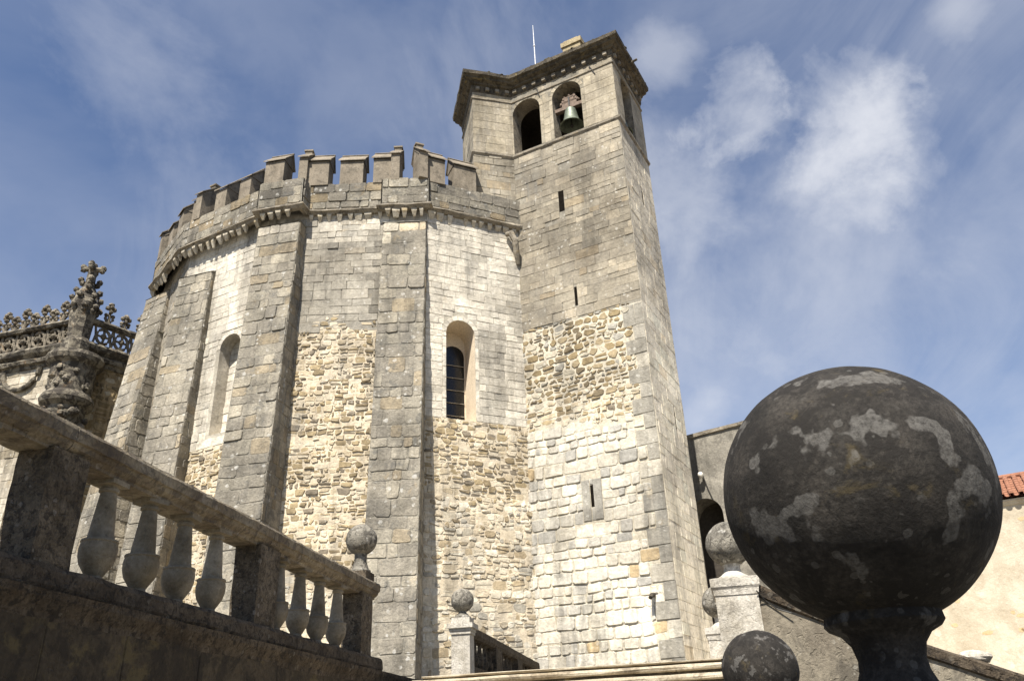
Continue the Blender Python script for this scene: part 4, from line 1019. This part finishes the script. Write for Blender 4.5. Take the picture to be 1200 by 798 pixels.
bf = MB(); bf.box(-.19, .19, -.17, .17, 4.125, 4.24, lambda q: Vector((v.x, v.y, 0))+Vector((RD.x*q.x+RN.x*q.y, RD.y*q.x+RN.y*q.y, q.z)))
bfo = ball_on(bal, v.x, v.y, 4.76, .25, 4.24, MT['ballmid'], 3, 0, .095, .19); bf.build('block', MT['plinth'], bfo, base=root_loc(bal))

# far balustrade, beyond the opening
bal2 = thing('stone_balustrade', 'distant shaded balustrade running to the tower foot from a pale ball-topped pier', 'balustrade', (-1.2, 18.5, ZL))
B0_ = Vector((-1.32, 18.56))
def bp2(t, n): return B0_+RD*t+RN*n
def T2(q): v = bp2(q.x, q.y); return Vector((v.x, v.y, q.z))
m = MB(); m.box(-.2, .2, -.2, .2, ZL, 3.96, T2); m.box(-.225, .225, -.225, .225, 3.90, 3.965, T2); m.box(-.28, .28, -.28, .28, 4.02, 4.12, T2); m.box(-.24, .24, -.24, .24, 3.96, 4.02, T2)
m.box(-.2, .2, -.2, .2, 4.12, 4.24, T2)
po = m.build('pier', MT['pale'], bal2)
ball_on(bal2, B0_.x, B0_.y, 4.62, .25, 4.24, MT['ballmid'], 9, 0, .085, .21)
m = MB(); m.sweep([bp2(.29, .14), bp2(10.6, .14)], [(-.30, 3.90), (-.02, 3.90), (.02, 3.97), (.02, 4.10), (-.30, 4.10)], sub=.5, jit=.006, rng=rng); m.build('handrail', MT['plinth'], bal2)
m = MB(); m.sweep([bp2(.21, .14), bp2(10.6, .14)], [(-.32, ZL-.02), (.02, ZL-.02), (.02, 3.30), (-.32, 3.30)], sub=.5, jit=.006, rng=rng); m.build('plinth', MT['plinth'], bal2)
b2p = balu(.62, 12).build('baluster', MT['plinth'], bal2, base=(0, 0, 0), smooth=True); fb = True
for i in range(19):
    t = .55+i*.52
    if i in (5, 10, 11): continue
    q = bp2(t, 0); w = (q.x, q.y, 3.28)
    if fb: b2p.location = Vector(w)-root_loc(bal2); b2p.scale = (1, 1, .71); fb = False
    else: inst(b2p, bal2, w, 0, (1, 1, .71))
for t in (2.97, 3.33, 5.85, 6.21):
    m = MB(); m.box(t-.19, t+.19, -.17, .15, 3.29, 3.91, T2); m.build('pier', MT['plinth'], bal2)

# ================================================================== STEPS
st = thing('stone_stairs', 'broad worn stone steps rising to the landing below the tower', 'stairs', (.5, 11, 0))
m = MB(); rng = random.Random(31)
zs_ = [2.735, 2.65]+[2.5-.15*i for i in range(17)]
off = [-.38, 0.0]+[.30*(i+1) for i in range(17)]
for i, (z, o) in enumerate(zip(zs_, off)):
    a = SO-SD*(4.62+.02*i)+SF*o; b = SO+SD*.02+SF*o
    th = .085 if i else .030; hh = z-(zs_[i+1] if i+1 < len(zs_) else 0)
    m = MB()
    m.sweep([a, b], [(-.75, z-th), (-.03, z-th), (-.004, z-th*.75), (.006, z-th*.4), (-.008, z-.006), (-.035, z), (-.75, z)], jit=.007, rng=rng, sub=.45)
    so = m.build('step', MT['step'], st)
    m = MB(); m.sweep([a, b], [(-.72, z-hh-.02), (-.075, z-hh-.02), (-.07, z-th+.004), (-.72, z-th+.004)], jit=.004, rng=rng, sub=.5)
    m.build('riser', MT['cornice'], so, base=root_loc(st))  # dark stone colour also stands in for the shadow under the nosing
m = MB(); q1 = SO+SD*.03+SF*.1; q2 = SO+SD*.03+SF*5.6
for (z0, a, b) in ((0, q1, q2),):
    m.add([(q1.x, q1.y, 0), (q2.x, q2.y, 0), (q2.x, q2.y, .1), (q1.x, q1.y, 2.45)], [(0, 1, 2, 3)])
m.build('side_wall', MT['parwall'], st)

# ================================================================== BALL-TOPPED PIERS OF THE STAIRCASE
def ped(label, x, y, zc, ztop, mat_b, mat_p, hw, rz, seed, lipped=False, seg=48):
    o = thing('ball_pier', label, 'finial', (x, y, 0), 'ball-topped piers of the staircase')
    T = lambda q: Vector((x, y, 0))+Vector((SD.x*q.x-SF.x*q.y, SD.y*q.x-SF.y*q.y, q.z))
    r_ = .25
    m = MB(); m.sphere((x, y, zc), r_, seg*2 if lipped else seg, seg if lipped else seg//2, .006 if lipped else .02, seed); m.build('ball', mat_b, o, smooth=True)
    m = MB()
    if lipped:
        zb = zc-r_
        m.lathe([(.17, ztop-.02), (.165, ztop), (.10, ztop+.05), (.072, zb-.105), (.060, zb-.075), (.058, zb-.055), (.064, zb-.030), (.078, zb-.012), (.098, zb-.002), (.1045, zb+.006), (.1015, zb+.026), (.090, zb+.05)], x, y, 0, 64, .03, seed)
    else:
        m.lathe([(.19, ztop-.01), (.185, ztop+.02), (.13, ztop+.05), (.092, ztop+.09), (.088, zc-r_-.01), (.10, zc-r_+.02)], x, y, 0, 28, .02, seed)
    m.build('neck', mat_b if lipped else mat_p, o, smooth=True)
    m = MB(); r2 = random.Random(seed)
    m.box(-hw, hw, -hw, hw, 0, ztop-.17, T)
    m.sweep([Vector(T(Vector(q))[:2]) for q in ((-hw, -hw, 0), (hw, -hw, 0), (hw, hw, 0), (-hw, hw, 0))],
            [(-.05, ztop-.20), (.012, ztop-.19), (.018, ztop-.13), (.032, ztop-.10), (.036, ztop-.015), (-.02, ztop), (-.05, ztop)], closed=True, jit=.003, rng=r2)
    m.add([T(Vector(q)) for q in ((-hw, -hw, ztop-.004), (hw, -hw, ztop-.004), (hw, hw, ztop-.004), (-hw, hw, ztop-.004))], [(0, 1, 2, 3)])
    m.build('pier', mat_p, o); return o
ped('huge near stone ball, dark and lichen-spotted, filling the lower right', .66, 1.59, 2.03, 1.60, MT['ball'], MT['ball'], .21, 0, 5, True, 64)
ped('dark ball low in front of the pale pier, left of the huge ball', 1.575, 5.96, 2.04, 1.60, MT['ball'], MT['pier'], .21, 0, 7)
ped('mottled ball on a sunlit pale pier, half hidden by the huge ball', 2.345, 9.37, 3.615, 3.22, MT['ballmid'], MT['pale'], .225, 0, 8)
ped('small ball beside the tower foot, partly behind the pale pier', 3.125, 13.72, 3.64, 3.24, MT['ballmid'], MT['pale'], .225, 0, 9)

# sloping parapet going down to the right from the pale pier
sp = thing('stair_parapet', 'dark sloping stone parapet descending to the right behind the huge ball', 'parapet', (4.5, 8.8, 0))
s0 = Vector((2.345, 9.37))+SD*.23
T3 = lambda u, z, d: (s0.x+SD.x*u+SF.x*(d), s0.y+SD.y*u+SF.y*(d), z)
top = lambda u: max(.35, 3.03-.402*u+.10*math.exp(-u*1.6))
m = MB(); us = [i*.25 for i in range(30)]
for a, b in zip(us, us[1:]):
    m.add([T3(a, 0, .17), T3(b, 0, .17), T3(b, top(b)-.13, .17), T3(a, top(a)-.13, .17)], [(0, 1, 2, 3)])
    m.add([T3(a, 0, -.17), T3(b, 0, -.17), T3(b, top(b)-.13, -.17), T3(a, top(a)-.13, -.17)], [(3, 2, 1, 0)])
m.build('wall', MT['parwall'], sp)
m = MB(); vs = []; fs = []; pr = [(.165, -.14), (.205, -.12), (.215, -.03), (.19, 0.0), (-.19, 0.0), (-.21, -.03), (-.165, -.14)]; r = random.Random(4)
for u in us:
    for (d, z) in pr: vs.append(T3(u, top(u)+z+r.uniform(-.006, .006), d+r.uniform(-.006, .006)))
k = len(pr)
for i in range(len(us)-1):
    for j in range(k): fs.append((i*k+j, i*k+(j+1) % k, (i+1)*k+(j+1) % k, (i+1)*k+j))
m.add(vs, fs); m.build('coping', MT['plinth'], sp)
# loose stone on the coping
m = MB(); q = T3(1.98, top(1.98)+.045, .02); m.sphere(q, .16, 12, 8, .35, 3, (1.1, .8, .42)); o = m.build('loose_stone', MT['pale'], None, base=(q[0], q[1], q[2]-.05))
tag(o, 'flat pale loose stone lying on the sloping parapet', 'stone')
# lead cable on the pale pier
m = MB(); m.tube([T3(-.02, 3.05, .26), T3(.06, 2.95, .19), T3(.16, 2.86, .185), T3(.30, 2.80, .225)], .007, 6); o = m.build('cable', MT['iron'], sp)

S.render.engine = 'CYCLES'
S.cycles.samples = 64
